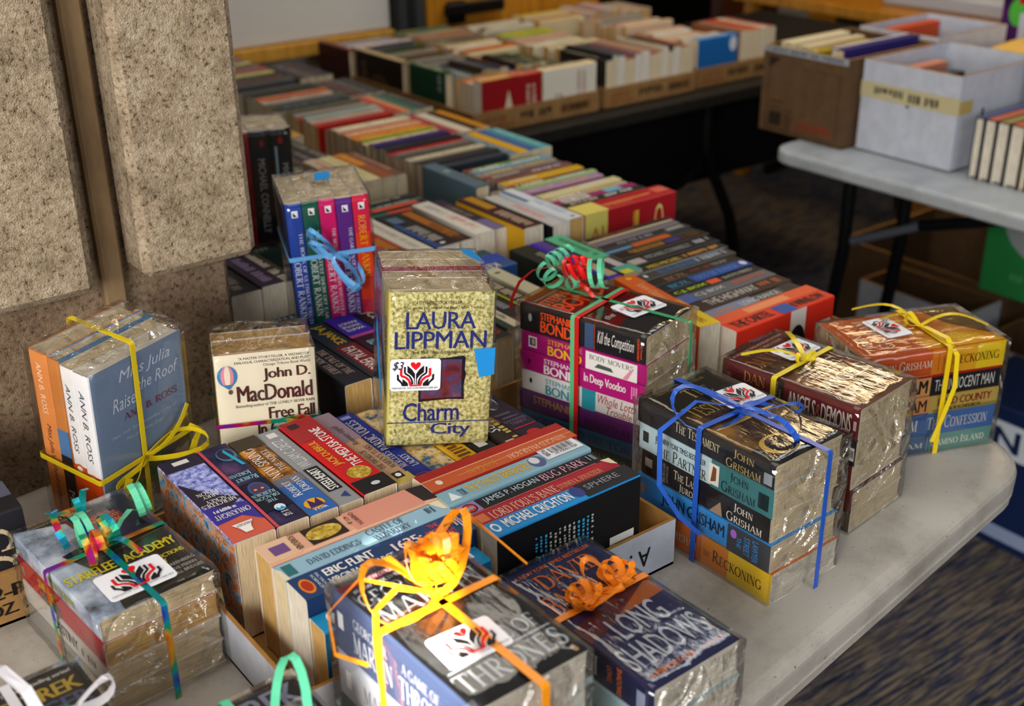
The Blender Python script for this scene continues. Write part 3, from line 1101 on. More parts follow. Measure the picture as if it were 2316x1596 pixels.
def tray(name, label, s0, t0, s1, t1, h, ext, inn, z=0.0, marks=(), w=0.004, kind='tray', group=None, rz=0.0, flare=0.0):
    """an open shallow carton: floor and four walls of board with a real thickness; marks = [(side, ops)] printed on a wall"""
    M = Matrix.Translation((s0, t0, T + z)) @ Matrix.Rotation(rz, 4, 'Z')
    X, Y = s1 - s0, t1 - t0
    mb = MB()
    mb.box((0, 0, 0), (X, Y, 0.003), inn)
    f = flare
    for a, b, n in (((0, 0), (X, 0), (0, 1)), ((X, 0), (X, Y), (-1, 0)), ((X, Y), (0, Y), (0, -1)), ((0, Y), (0, 0), (1, 0))):
        o = Vector((-n[0], -n[1], 0)) * f
        d = (Vector(b + (0,)) - Vector(a + (0,))).normalized()
        i = Vector(n + (0,)) * w
        A, B = Vector(a + (0,)), Vector(b + (0,))
        At, Bt = A + Vector((0, 0, h)) + o - d * f, B + Vector((0, 0, h)) + o + d * f
        mb.poly([A, B, Bt, At], ext)
        mb.poly([B + i - d * w, A + i + d * w, At + i + d * w, Bt + i - d * w], inn)
        mb.poly([At, Bt, Bt + i - d * w, At + i + d * w], 'board_inside')
    for side, ops in marks:
        F = {'front': Face((0, 0, 0), (1, 0, 0), (0, 0, 1), X, h), 'left': Face((0, Y, 0), (0, -1, 0), (0, 0, 1), Y, h),
             'right': Face((X, 0, 0), (0, 1, 0), (0, 0, 1), Y, h)}[side]
        if f:
            F.o, F.r = F.o + Vector((0, 0, 0)), F.r
            up = Vector((0, -f, h)).normalized() if side == 'front' else Vector((-f, 0, h)).normalized()
            F.u = up
            F.n = F.r.cross(up).normalized()
        deco(mb, F, ops, 0.0008)
    o = mb.build(name, None)
    o.matrix_world = M
    tag(o, label, kind, group)
    return o


# ------------------------------------------------------------------ the wrapped bundles
def flat_root(name, label, pos, X):
    r = empty(name, frame(pos, X, (0, 0, 1)))
    return tag(r, label, 'book bundle', 'wrapped book bundles')


def G_(kind, *a):
    return (kind,) + a


def bundle_testament():
    r = flat_root('book_bundle', 'wrapped pile tied with royal blue ribbon, gold and black cover on top', (0.7795, 0.8142, 0.0), (0.0217, -0.9998, 0))
    L, W = .184, .101
    k = dict(L=L, W=W)
    gold, cr = '#c9ae62', '#e8e0cc'
    books = [
        spec('#d9742c', .035, [('r', .5, 0, .7, 1, '#e08a24'), ('r', .7, 0, 1, 1, '#e9c41c'), ('e', .06, .5, .012, .14, '#e8c020'), ('t', 'John Grisham', .13, .3, .47, .68, cr, 's'),
              ('r', .495, .1, .498, .9, '#8a4a1c'), ('t', 'the', .52, .36, .57, .56, '#6a3a14', 's'), ('t', 'Reckoning', .59, .3, .94, .72, '#4a2a10', 's')], pg='pages_white', dx=.002, L=.186, W=.103),
        spec('#2f8fdc', .031, [('r', .70, 0, 1, 1, '#3a3c42'), ('r', .03, .3, .06, .7, '#c8802a'), ('t', 'JOHN GRISHAM', .20, .22, .68, .82, '#12233a', 'B'), ('e', .745, .72, .022, .16, '#b070d8'),
              ('v', 'THE', .77, .3, .80, .7, '#2f8fdc'), ('v', 'STREET', .82, .15, .86, .85, '#2f8fdc'), ('v', 'LAWYER', .88, .1, .92, .88, '#2f8fdc')], bc='#1a1a1e', **k),
        spec('#1d1a1c', .029, [('r', .03, .4, .09, .75, '#b8b2aa'), ('t', '1', .14, .3, .16, .66, cr), ('v', 'NEW YORK TIMES', .18, .1, .2, .9, '#b8b2aa'), ('v', 'BESTSELLER', .21, .15, .225, .85, '#b8b2aa'),
              ('t', 'The Last', .27, .5, .47, .86, cr, 's'), ('t', 'Juror', .32, .08, .46, .42, cr, 's'), ('p', [(.56, .05), (.66, .05), (.64, .6)], '#a88a68'), ('t', 'John', .74, .52, .88, .86, cr, 's'),
              ('t', 'Grisham', .69, .1, .95, .46, cr, 's')], L=.176, W=.098, dx=.004, dy=.002),
        spec('#bcd4dc', .031, [('r', .56, 0, 1, 1, '#3b7478'), ('r', .03, .35, .075, .75, '#2a2a2c'), ('t', '#1', .13, .55, .155, .85, '#222'), ('t', 'NEW YORK TIMES BESTSELLER', .18, .62, .52, .82, '#26343a'),
              ('t', 'The Partner', .13, .1, .53, .55, '#3a2c20', 's'), ('r', .545, .12, .62, .88, '#e6e2da'), ('p', [(.56, .2), (.6, .3), (.6, .75), (.575, .8)], '#7a4a26'), ('t', 'John', .70, .55, .83, .9, '#10282c', 's'),
              ('t', 'Grisham', .64, .1, .88, .48, '#10282c', 's'), ('r', .9, .2, .97, .75, '#16262a')], L=.182, **{'W': .1}),
        spec('#23252a', .0275, [('t', 'The Testament', .29, .38, .62, .8, '#d9cfa8', 's'), ('t', 'John', .72, .52, .86, .88, '#b79f63', 's'), ('t', 'Grisham', .67, .08, .91, .45, '#b79f63', 's'), ('r', .93, .15, .985, .6, '#8d939b')],
             fc='sunset_cover', fr=[('r', 0, .72, 1, 1, '#1c160e'), ('t', 'The', .40, .79, .72, .90, gold, 's'), ('t', 'Testament', .12, .60, .94, .74, gold, 's'), ('r', 0, 0, 1, .18, '#1a140d'),
                                    ('e', .5, .45, .42, .02, '#f2c878'), ('t', 'C', .14, .05, .52, .24, '#d8b24a', 's'), ('t', '1 NEW YORK TIMES BESTSELLER', .14, .93, .85, .955, '#8d7a4a')], L=.184, W=.101, dx=-.002),
    ]
    hi = stack(r, books, seed=1)
    lo, hi = (-.005, -.003, -.001), (.187, .106, hi.z + .0015)
    film(r, lo, hi, ends=(.004, .012), end_amp=.007, seed=3)
    mb = MB()
    ring(mb, 0, .088, lo, hi, .0065, '#2455b8/s')
    ring(mb, 1, .058, lo, (hi[0] + .011, hi[1], hi[2]), .0065, '#2455b8/s')
    mb.build('ribbon', r)
    mb = MB()
    c = (.088, .058, hi[2] + .0025)
    loop(mb, c, (-.5, -1, 0), (0, 0, 1), .074, .020, .006, '#2a5cc4/s', .35)
    loop(mb, c, (.9, .55, 0), (0, 0, 1), .060, .022, .006, '#2a5cc4/s', .4)
    loop(mb, c, (.75, -.2, 0), (0, 0, 1), .085, .030, .006, '#2a5cc4/s', .25)
    mb.strip([(.088, .058, hi[2] + .004), (.06, .02, hi[2] + .012), (.05, -.02, hi[2] - .012), (.062, -.030, .09), (.085, -.022, .06), (.105, -.012, .045)], (1, .3, .2), .006, '#2a5cc4/s')
    mb.build('bow', r)
    sticker(r, Face((.080, .052, hi[2] + .0006), Vector((.10, .995, 0)).normalized(), Vector((-.995, .10, 0)).normalized(), .050, .038), '$4', side='top')


def bundle_angels():
    r = flat_root('book_bundle', 'dark red wrapped pile with yellow ribbon between the blue and the orange bundles', (0.9254, 0.8363, 0.0), (0.1114, -0.9938, 0))
    L, W = .176, .104
    wh, gd = '#ddd6cc', '#c98a4a'
    books = [
        spec('#2b211c', .026, [('r', .8, 0, 1, 1, '#3a2a1a'), ('v', 'ANCHOR BOOKS', .95, .2, .965, .9, '#9a8a70'), ('e', .92, .6, .014, .12, '#9a8a70')], L=L, W=W, dx=.002),
        spec('#4f1714', .024, [('t', 'S', .80, .3, .83, .85, wh), ('r', .9, .35, .95, .7, '#1d1412')], L=L, W=W, dx=.003),
        spec('#541a18', .030, [('v', 'ANCHOR', .90, .2, .915, .8, '#b08a80'), ('v', 'BOOKS', .93, .3, .945, .8, '#b08a80')], L=L, W=W, dx=-.002),
        spec('#17161c', .031, [('r', .955, .2, .99, .7, '#d8d4cc'), ('w', .957, .3, .988, .6, '#333', 9)], L=L, W=W, bc='#0f0f12'),
        spec('#5f1c22', .0365, [('r', .34, 0, 1, 1, '#661d25'), ('r', .04, .25, .07, .65, '#8a4a4a'), ('t', 'DAN', .17, .53, .33, .88, gd, 's'), ('t', 'BROWN', .13, .1, .36, .46, gd, 's'), ('r', .375, 0, .47, 1, '#1d1214'),
              ('v', 'BESTSELLING', .385, .06, .40, .94, '#b8aa9c'), ('v', 'AUTHOR OF THE', .41, .06, .425, .94, '#b8aa9c'), ('v', 'CODE', .435, .3, .45, .7, '#b8aa9c'), ('t', 'ANGELS', .50, .18, .70, .78, wh, 'B'),
              ('t', '&', .705, .25, .735, .7, gd, 's'), ('t', 'DEMONS', .74, .18, .95, .78, wh, 'B'), ('r', .965, .3, .985, .6, '#c8b8b0')], L=L, W=W,
             fc='maroon_cover', fr=[('r', 0, .80, 1, 1, '#571b20'), ('t', '#1 NEW YORK TIMES BESTSELLING AUTHOR', .08, .945, .96, .97, '#d8a88a'), ('t', 'OF THE DA VINCI CODE', .2, .90, .85, .925, '#d8a88a'), ('t', 'DAN BROWN', .04, .73, .96, .86, '#b5773c', 's'),
                                    ('w', .25, .52, .85, .54, wh, 5), ('w', .2, .48, .8, .50, wh, 6), ('w', .25, .44, .85, .46, wh, 7), ('w', .2, .40, .7, .42, wh, 8), ('t', 'ANGELS', .12, .26, .9, .37, wh, 'B'),
                                    ('t', 'DEMONS', .10, .10, .95, .22, wh, 'B'), ('t', 'Robert Langdon', .15, .03, .6, .055, '#c8b8a8')]),
    ]
    h = stack(r, books, seed=2)
    lo, hi = (-.003, -.003, -.001), (.180, .107, h.z + .0015)
    film(r, lo, hi, ends=(.004, .016), end_amp=.009, seed=8)
    mb = MB()
    ring(mb, 0, .072, lo, hi, .0065, '#d8c022/s')
    mb.build('ribbon', r)
    mb = MB()
    c = (.072, .055, hi[2] + .003)
    tail(mb, c, (-.75, -.62, 0), (0, 0, 1), .070, .0062, '#e0c828/s', .12, .1)
    tail(mb, c, (-.75, .75, 0), (0, 0, 1), .075, .0062, '#e0c828/s', .14, -.1)
    loop(mb, c, (.3, 1, 0), (0, 0, 1), .012, .008, .006, '#e0c828/s')
    loop(mb, c, (-.3, -1, 0), (0, 0, 1), .012, .008, .006, '#e0c828/s')
    mb.build('bow', r)
    sticker(r, Face((.062, .046, hi[2] + .0006), Vector((.06, .998, 0)).normalized(), Vector((-.998, .06, 0)).normalized(), .052, .036), '$4')


def bundle_reckoning():
    r = flat_root('book_bundle', 'orange and yellow wrapped pile with yellow ribbon at the table corner', (1.0657, 0.748, 0.0), (0.9307, -0.3658, 0))
    L, W = .187, .106
    k = dict(L=L, W=W)
    cr = '#e0d9c4'
    books = [
        spec('#3c5c80', .024, [('r', .55, 0, 1, 1, '#5d8a82'), ('t', 'Grisham', .12, .3, .50, .68, '#cfc6a8', 's'), ('r', .53, .1, .533, .9, '#9aa8a8'), ('t', 'Camino Island', .56, .3, .95, .74, cr, 's')], pg='pages_white', **k),
        spec('#35588f', .029, [('r', .5, 0, 1, 1, '#3d639c'), ('t', 'GRISHAM', .13, .22, .44, .76, '#d8d2c4', 's'), ('t', 'The Confession', .51, .22, .95, .8, '#c9c0b0', 's')], **k),
        spec('#c98a52', .023, [('r', .5, 0, 1, 1, '#b39a4a'), ('t', 'GRISHAM', .13, .15, .48, .85, '#2a1a12'), ('r', .53, .0, 1, .2, '#8a7a3a'), ('t', 'FORD COUNTY', .56, .38, .95, .82, '#7a1c18', 'B'), ('t', 'STORIES', .64, .08, .88, .28, '#4a3a1a', 'B')], **k),
        spec('#d49a5a', .028, [('r', .5, 0, 1, 1, '#17181b'), ('r', .35, .88, 1, .98, '#a81c18'), ('t', 'GRISHAM', .12, .15, .48, .78, '#20140e', 'B'), ('t', 'THE INNOCENT MAN', .53, .18, .96, .72, '#d3d0c8', 'r')], **k),
        spec('#c4521c', .033, [('r', .48, 0, .62, 1, '#cf7a18'), ('r', .62, 0, .80, 1, '#d49c18'), ('r', .80, 0, 1, 1, '#d9b91c'), ('t', 'John Grisham', .10, .28, .48, .68, cr, 's'), ('r', .525, .15, .528, .85, '#5a2c10'),
              ('t', 'the', .56, .38, .61, .58, '#5a3210', 's'), ('t', 'Reckoning', .63, .3, .96, .74, '#4a2a0e', 's')], fc='amber_cover',
             fr=[('r', 0, .55, 1, 1, '#c0591a'), ('p', [(.15, 0), (1, 0), (1, .28), (.6, .22), (.35, .1)], '#6a4c1c'), ('t', 'John', .2, .84, .55, .93, '#e8dcc0', 's'), ('t', 'Grisham', .15, .72, .9, .82, '#e8dcc0', 's')], **k),
    ]
    h = stack(r, books, seed=3)
    lo, hi = (-.003, -.003, -.001), (.190, .109, h.z + .0015)
    film(r, lo, hi, ends=(.006, .006), end_amp=.004, seed=12)
    mb = MB()
    ring(mb, 0, .108, lo, hi, .0065, '#d8b818/s')
    mb.build('ribbon', r)
    mb = MB()
    c = (.105, .055, hi[2] + .003)
    tail(mb, c, (-.9, 1.0, 0), (0, 0, 1), .085, .0062, '#e2c41e/s', .22, .12)
    tail(mb, c, (1, -.35, 0), (0, 0, 1), .082, .0065, '#e2c41e/s', .20, -.1)
    tail(mb, c, (-.8, .6, 0), (0, 0, 1), .045, .005, '#d0a818/s', .25, .2)
    mb.strip([(.108, .05, hi[2] + .004), (.112, .01, hi[2] + .006), (.117, -.006, hi[2] - .01), (.119, -.008, .09), (.108, -.0085, .05), (.098, -.009, .02)], (1, 0, .1), .0062, '#e2c41e/s')
    loop(mb, c, (-.4, .9, 0), (0, 0, 1), .02, .012, .006, '#e2c41e/s')
    mb.build('bow', r)
    sticker(r, Face((.047, .090, hi[2] + .0006), Vector((.12, -.99, 0)).normalized(), Vector((.99, .12, 0)).normalized(), .052, .036), '$5')


def bundle_bond():
    r = flat_root('book_bundle', 'tall wrapped pile of magenta and black spines with red and green curled ribbon', (0.8011, 1.0453, 0.0), (0.2701, -0.9628, 0))
    L, W = .174, .1
    k = dict(L=L, W=W)
    og, mg, wh = '#f0521e', '#a5166e', '#e6e2de'
    books = [
        spec('#2c2b26', .020, [('t', 'PARTY CRASHERS', .12, .25, .9, .75, '#7d8a24', 's')], L=.168, W=W),
        spec('#2c5d84', .021, [('t', '3 BODIES TO DIE FOR', .08, .25, .92, .75, '#16344c', 's')], L=.172, W=W),
        spec('#5c1a5e', .026, [('t', 'STEPHANIE', .12, .45, .45, .85, '#b0883c'), ('t', 'BURNED AT', .55, .2, .92, .6, '#2a0e30', 's')], dx=-.003, L=L, W=W),
        spec('#dcd9d4', .027, [('r', .50, 0, .61, 1, '#2d93a4'), ('e', .075, .55, .012, .13, '#222'), ('t', 'STEPHANIE', .20, .62, .47, .86, '#2d93a4'), ('t', 'BOND', .20, .1, .47, .56, '#2390a0', 'B'),
              ('t', 'Whole Lotta', .63, .5, .93, .92, '#a8382c', 'i'), ('t', 'Trouble', .70, .08, .90, .46, '#a8382c', 'i')], **k),
        spec(mg, .026, [('r', .515, 0, 1, 1, '#b01a74'), ('e', .075, .5, .012, .13, '#4a1038'), ('t', 'STEPHANIE', .20, .62, .47, .86, wh), ('t', 'BOND', .20, .1, .47, .56, wh, 'B'), ('t', 'In Deep Voodoo', .53, .25, .86, .8, wh, 'B'), ('w', .9, .2, .97, .8, '#e090c0', 3)], dx=-.001, L=L, W=W),
        spec(mg, .025, [('r', .06, .25, .13, .82, wh), ('r', .07, .34, .12, .74, '#284c9c'), ('e', .1, .55, .012, .16, '#e0a020'), ('t', 'STEPHANIE', .22, .66, .5, .9, '#e0a020'), ('t', 'BOND', .22, .08, .5, .58, '#e8b820', 'B'),
              ('r', .53, .02, .93, .92, wh), ('t', 'BODY MOVERS', .56, .55, .9, .8, '#3a4a3c', 's'), ('p', [(.6, .2), (.75, .2), (.73, .38), (.63, .42)], '#4a5a50'), ('p', [(.82, .05), (.86, .05), (.9, .6), (.88, .6)], '#d890a8')], dx=.001, L=L, W=W),
        spec('#1d1c20', .0345, [('e', .085, .55, .015, .15, '#b8b8b8'), ('t', 'STEPHANIE', .17, .58, .43, .86, og, 'B'), ('t', 'BOND', .17, .12, .43, .55, og, 'B'), ('r', .455, .05, .458, .95, og), ('r', .53, .05, .6, .95, '#3c5378'), ('r', .605, .02, .608, .98, og),
              ('t', 'Kill the Competition', .63, .2, .91, .78, wh, 'i'), ('v', 'THE ENTERTAINMENT', .935, .1, .95, .9, og), ('v', 'Linda Howard', .96, .2, .975, .8, og)], fc='blood_cover',
             fr=[('t', 'STEPHANIE', .08, .80, .92, .89, og, 'B'), ('t', 'BOND', .10, .63, .92, .79, og, 'B'), ('r', .1, .915, .9, .93, '#9a8a86'), ('p', [(.0, .22), (.3, .27), (.55, .24), (1, .36), (1, 0), (0, 0)], '#2b2827'),
                 ('p', [(.25, .46), (.5, .60), (.52, .58), (.3, .40)], '#241010'), ('p', [(.1, .36), (.24, .5), (.26, .48), (.12, .33)], '#241010'), ('t', 'the', .16, .345, .32, .40, wh, 'i'), ('t', 'Competition', .40, .36, .92, .42, wh, 'i')], **k),
    ]
    h = stack(r, books, seed=4)
    lo, hi = (-.004, -.003, -.001), (.178, .103, h.z + .0015)
    film(r, lo, hi, ends=(.004, .020), end_amp=.008, seed=21)
    mb = MB()
    ring(mb, 0, .083, lo, hi, .006, '#c01c1e/s')
    ring(mb, 1, .06, lo, (hi[0] + .016, hi[1], hi[2]), .0055, '#3f9a6a/s')
    ring(mb, 0, .0772, lo, hi, .0055, '#58b07c/s')
    mb.build('ribbon', r)
    mb = MB()
    z = hi[2]
    gr, rd = '#5cc096/s', '#e01c1c/s'
    curl(mb, (-.005, .062, z + .028), (.2, 1, .15), .010, 3.2, .011, .0055, gr, n=(0, 0, 1))
    curl(mb, (.02, .045, z + .012), (-.9, .3, .35), .011, 2.0, .014, .0055, gr, n=(0, 0, 1))
    curl(mb, (.048, .078, z + .021), (1, .35, .1), .018, 1.5, .012, .0055, gr, n=(0, 0, 1))
    curl(mb, (.028, .06, z + .010), (0.2, 1, 0), .009, 1.4, .006, .0055, gr, n=(0, 0, 1))
    for a in range(9):
        an = a * 2 * math.pi / 9
        loop(mb, (.030, .074, z + .012), (math.cos(an), math.sin(an), .55), (0, 0, 1), .020, .014, .0055, rd, .4)
    mb.strip([(.01, .05, z + .03), (-.004, .03, z + .028), (-.01, .012, z + .018), (-.012, .0, z + .002), (-.013, -.002, z - .012)], (.2, 1, 0), .005, '#b81a1c/s')
    tail(mb, (.03, .07, z + .01), (.9, -.35, -.2), (0, 0, 1), .04, .0055, rd, .1)
    mb.build('bow', r)
    sticker(r, Face((.135, .034, z + .0006), Vector((.24, .97, 0)).normalized(), Vector((-.97, .24, 0)).normalized(), .056, .040), '$5', '#c0242c', 'low')


def bundle_thrones():
    r = flat_root('book_bundle', 'thick wrapped pile with orange ribbon bow, dark slate cover on top, half in sunlight', (0.3636, 0.7300, 0.0), (0.0219, -0.9998, 0))
    L, W = .19, .107
    k = dict(L=L, W=W)
    wh = '#d6dae0'
    books = [
        spec('#4c5148', .045, [('e', .2, .5, .02, .1, '#c04030')], pg='pages_white', **k),
        spec('#b6bcc8', .045, [('r', .06, .3, .10, .7, '#f0f0f0'), ('t', 'MARTIN', .2, .3, .5, .7, '#5a6478', 's')], pg='pages_white', **k),
        spec('#46567c', .0625, [('r', .03, .42, .075, .68, '#f2f2f4'), ('r', .0, 0, 1, .06, '#aab4c8'), ('t', 'GEORGE R.R.', .16, .62, .42, .78, wh, 's'), ('t', 'MARTIN', .15, .22, .45, .56, wh, 's'), ('t', 'A GAME OF', .52, .62, .78, .78, wh, 's'), ('t', 'THRONES', .5, .2, .85, .56, wh, 's')],
             pg='pages_white', fc='slate_cover', L=L, W=W, fr=[
                 ('r', 0, .925, .92, .965, '#7a1e36'), ('t', 'A NEW ORIGINAL SERIES FROM HBO', .2, .932, .9, .958, '#e0c8cc', 'B'), ('t', '#1 NEW YORK TIMES BESTSELLING AUTHOR', .08, .885, .94, .91, '#a9b0b8'),
                 ('t', 'GEORGE R.R.', .05, .77, .95, .865, '#99a2ac', 's'), ('t', 'MARTIN', .06, .62, .96, .75, '#aab3bd', 's'), ('t', 'A GAME OF', .12, .245, .93, .335, '#c3ccd6', 's'), ('r', .08, .218, .97, .226, '#c3ccd6'), ('t', 'THRONES', .06, .08, .97, .2, '#c3ccd6', 's'),
                 ('e', .93, .03, .02, .01, '#d8a070')]),
    ]
    h = stack(r, books, seed=5)
    lo, hi = (-.003, -.003, -.001), (.193, .110, h.z + .0015)
    film(r, lo, hi, ends=(.003, .010), end_amp=.005, seed=31)
    og = '#f09214/s'
    mb = MB()
    ring(mb, 0, .078, lo, hi, .0075, og)
    ring(mb, 1, .056, lo, (hi[0] + .009, hi[1], hi[2]), .0075, og)
    mb.build('ribbon', r)
    mb = MB()
    z = hi[2]
    c = Vector((.068, .056, z + .004))
    rng = random.Random(4)
    for a in range(11):
        an = a * 2 * math.pi / 11 + .2
        loop(mb, c + Vector((-.012, .010, .004)), (math.cos(an), math.sin(an), .5 + .4 * rng.random()), (0, 0, 1), .022 + .006 * rng.random(), .016, .007, og, .5)
    loop(mb, c, (-.75, .75, .1), (0, 0, 1), .070, .034, .007, og, .3)
    loop(mb, c, (-.2, -1, .1), (0, 0, 1), .060, .030, .007, og, .3)
    mb.strip([c + Vector(p) for p in ((0, 0, 0), (-.01, -.03, .012), (.0, -.055, .010), (.012, -.064, -.012), (.02, -.066, -.05), (.028, -.066, -.10))], (1, 0, .2), .007, og)
    mb.strip([c + Vector(p) for p in ((0, 0, 0), (-.03, .03, .035), (-.035, .06, .03), (-.015, .075, .01), (.01, .085, -.005))], (.5, -.3, .6), .006, og)
    mb.strip([c + Vector(p) for p in ((0, 0, 0), (-.03, -.05, .02), (-.02, -.085, .01), (.005, -.095, -.008), (.035, -.085, -.004))], (.3, .3, 1), .0035, og)
    mb.build('bow', r)
    sticker(r, Face((.148, .014, z + .0006), Vector((.06, .998, 0)).normalized(), Vector((-.998, .06, 0)).normalized(), .056, .040), None)


def bundle_shadows():
    r = flat_root('book_bundle', 'navy wrapped pile with orange lettering and two knotted orange ribbons', (0.5300, 0.7240, 0.0), (0.0271, -0.9996, 0))
    L, W = .194, .1
    k = dict(L=L, W=W)
    og, lg, nv = '#e0701c', '#b9bdc6', '#1f2450'
    books = [
        spec('#8fb4c0', .028, [('t', 'BALDACCI', .18, .3, .62, .75, '#b0584c', 's')], pg='pages_white', **k),
        spec('#a8c4cc', .026, [('t', 'BALDACCI', .10, .3, .55, .78, '#b05a50', 's')], pg='pages_white', dx=.002, L=L, W=W),
        spec('#1a1d42', .0345, [('t', 'BALDACCI', .18, .2, .66, .78, '#c9ccd4', 's'), ('v', 'LONG', .72, .3, .75, .75, og), ('v', 'SHADOWS', .78, .1, .81, .9, og), ('r', .9, .2, .95, .7, '#8890a8')], pg='pages_white', fc=nv, L=L, W=W, fr=[
            ('p', [(0, .5), (1, .62), (1, .5), (0, .38)], '#5c2a34'), ('p', [(.4, .44), (1, .58), (1, .46)], '#a85a24'), ('t', 'A NEW YORK TIMES BESTSELLER', .06, .93, .95, .955, og), ('t', 'DAVID', .2, .79, .86, .905, og, 's'), ('t', 'BALDACCI', .04, .61, .97, .755, og, 's'),
            ('t', 'LONG', .26, .30, .80, .46, lg, 'b'), ('t', 'SHADOWS', .04, .12, .94, .28, lg, 'b'), ('t', 'A MEMORY MAN', .08, .05, .60, .085, og), ('t', 'THRILLER', .66, .055, .92, .075, og)]),
    ]
    h = stack(r, books, seed=6)
    lo, hi = (-.003, -.003, -.001), (.197, .103, h.z + .0015)
    film(r, lo, hi, ends=(.003, .008), end_amp=.004, seed=41)
    o2 = '#f0861a/s'
    mb = MB()
    ring(mb, 0, .080, lo, hi, .007, o2)
    mb.build('ribbon', r)
    z = hi[2]
    for c, sd in (((.078, .030, z + .004), 1), ((.072, .074, z + .004), 2)):
        mb = MB()
        rng = random.Random(sd)
        for a in range(6):
            an = a * math.pi / 3 + sd
            loop(mb, c, (math.cos(an), math.sin(an), .25), (0, 0, 1), .012 + .006 * rng.random(), .007, .0065, o2, .6)
        if sd == 1:
            loop(mb, c, (.45, .6, .15), (0, 0, 1), .034, .016, .0065, o2, .5)
        else:
            loop(mb, c, (-.3, -.8, .2), (0, 0, 1), .034, .016, .0065, o2, .3)
        mb.build('bow', r)


def bundle_academy():
    r = flat_root('book_bundle', 'wrapped pile with rainbow and mint curled ribbons, silver and olive cover on top', (0.2010, 1.0520, 0.0), (0.089, -0.996, 0))
    L, W = .182, .11
    k = dict(L=L, W=W)
    yl, wh = '#e8d82a', '#c9c9c4'
    books = [
        spec('#8d8a84', .025, [('w', .45, .3, .75, .7, '#5a5650', 9)], pg='pages_cream', **k),
        spec('#cbc7c0', .026, [('t', 'DESTINY', .38, .35, .66, .8, '#3a3434', 'B'), ('w', .7, .4, .88, .7, '#5a5450', 4)], pg='pages_cream', **k),
        spec('#b01c30', .027, [('e', .05, .5, .015, .2, '#7a8aa0'), ('t', 'STAR', .25, .55, .34, .9, yl, 'B'), ('r', .26, .1, .34, .45, '#6a6468'), ('t', 'TREK', .36, .5, .46, .85, yl, 'B'), ('r', .38, .1, .5, .45, '#5a5458')], pg='pages_tan', **k),
        spec('silver_cover', .0225, [('t', 'STARFLEET ACADEMY', .36, .3, .72, .66, '#a8a83c', 'B')], fc='#2c2a27', pg='pages_cream', L=L, W=W, fr=[
            ('p', [(0, .0), (.22, 0), (.30, .35), (.16, .62), (.44, .66), (.40, .9), (0, 1)], 'silver_cover'), ('l', [(.3, .60), (1, .66)], .0012, '#c86a24'), ('l', [(.25, .47), (1, .52)], .0012, '#8a3a24'), ('l', [(.3, .72), (.7, .80)], .0012, '#c8a024'),
            ('r', .62, .55, 1, .68, '#3d2440'), ('p', [(.68 + .17 * (1 if q % 2 else .82) * math.cos(q * math.pi / 14), .80 + .085 * (1 if q % 2 else .8) * math.sin(q * math.pi / 14)) for q in range(28)], '#a02c24'),
            ('t', 'Based on the', .57, .835, .80, .855, '#c87a50'), ('t', 'Interplay', .55, .79, .82, .83, '#e8b84c', 's'), ('t', 'CD-ROM', .58, .735, .79, .775, '#e8b84c', 's'),
            ('t', "Tomorrow's leaders", .10, .955, .6, .975, '#b8b8b4', 'r'), ('t', 'face their first challenge', .12, .92, .66, .94, '#b8b8b4', 'r'),
            ('t', 'STARFLEET ACADEMY', .02, .345, .98, .42, yl, 'B'), ('t', 'A NOVEL BY DIANE CAREY', .15, .30, .68, .325, wh, 'r'), ('t', 'PRODUCTIONS', .60, .255, .96, .29, yl, 'B'), ('t', 'ACADEMY', .50, .21, .78, .245, yl, 'B'),
            ('t', 'BY DAN GREENBERG', .55, .16, .97, .185, wh, 'r'), ('t', 'STORY BY STEVE PERRIN', .50, .115, .95, .14, wh, 'r'), ('t', 'SCOTT POWELL BILL BRIDGES', .40, .075, .97, .1, wh, 'r')]),
    ]
    h = stack(r, books, seed=7)
    lo, hi = (-.003, -.003, -.001), (.186, .113, h.z + .0015)
    film(r, lo, hi, ends=(.003, .012), end_amp=.007, seed=51)
    z = hi[2]
    mb = MB()
    ring(mb, 0, .083, lo, hi, .006, 'rainbow_ribbon')
    ring(mb, 1, .052, lo, (hi[0] + .011, hi[1], hi[2]), .006, 'rainbow_ribbon')
    mb.build('ribbon', r)
    mb = MB()
    rb, mt = 'rainbow_ribbon', '#5fc69c/s'
    curl(mb, (.080, .055, z + .016), (0, 1, .1), .014, 1.6, .006, .0065, rb, n=(0, 0, 1))
    curl(mb, (.098, .03, z + .016), (.3, 1, 0), .016, 1.2, .012, .0065, rb, n=(0, 0, 1))
    curl(mb, (.062, .02, z + .022), (.1, 1, .2), .018, .8, .008, .0065, rb, 1.0, n=(0, 0, 1))
    curl(mb, (.022, .056, z + .018), (.3, 1, 0), .012, .9, .012, .0065, rb, .6, n=(0, 0, 1))
    curl(mb, (.066, .036, z + .017), (.1, 1, 0), .016, 1.2, .008, .006, mt, n=(0, 0, 1))
    curl(mb, (.058, .098, z + .020), (.2, 1, .1), .018, 1.5, .007, .0065, mt, n=(0, 0, 1), grow=-.25)
    mb.strip([(.083, .06, z + .004), (.078, .075, z + .018), (.07, .088, z + .02), (.06, .1, z + .008)], (1, .3, .2), .006, mt)
    mb.strip([(.083, .052, z + .004), (.05, .05, z + .02), (.025, .045, z + .012), (-.002, .036, z + .006)], (.1, 1, 0), .0062, rb)
    tail(mb, (.083, .056, z + .004), (.9, .15, .2), (0, 0, 1), .055, .0065, rb, .2)
    mb.build('bow', r)
    sticker(r, Face((.168, .020, z + .0006), Vector((.03, 1, 0)).normalized(), Vector((-1, .03, 0)).normalized(), .062, .044), None)


def upright_root(label, pos, X, Z):
    r = empty('book_bundle', frame(pos, X, Z))
    return tag(r, label, 'book bundle', 'wrapped book bundles')


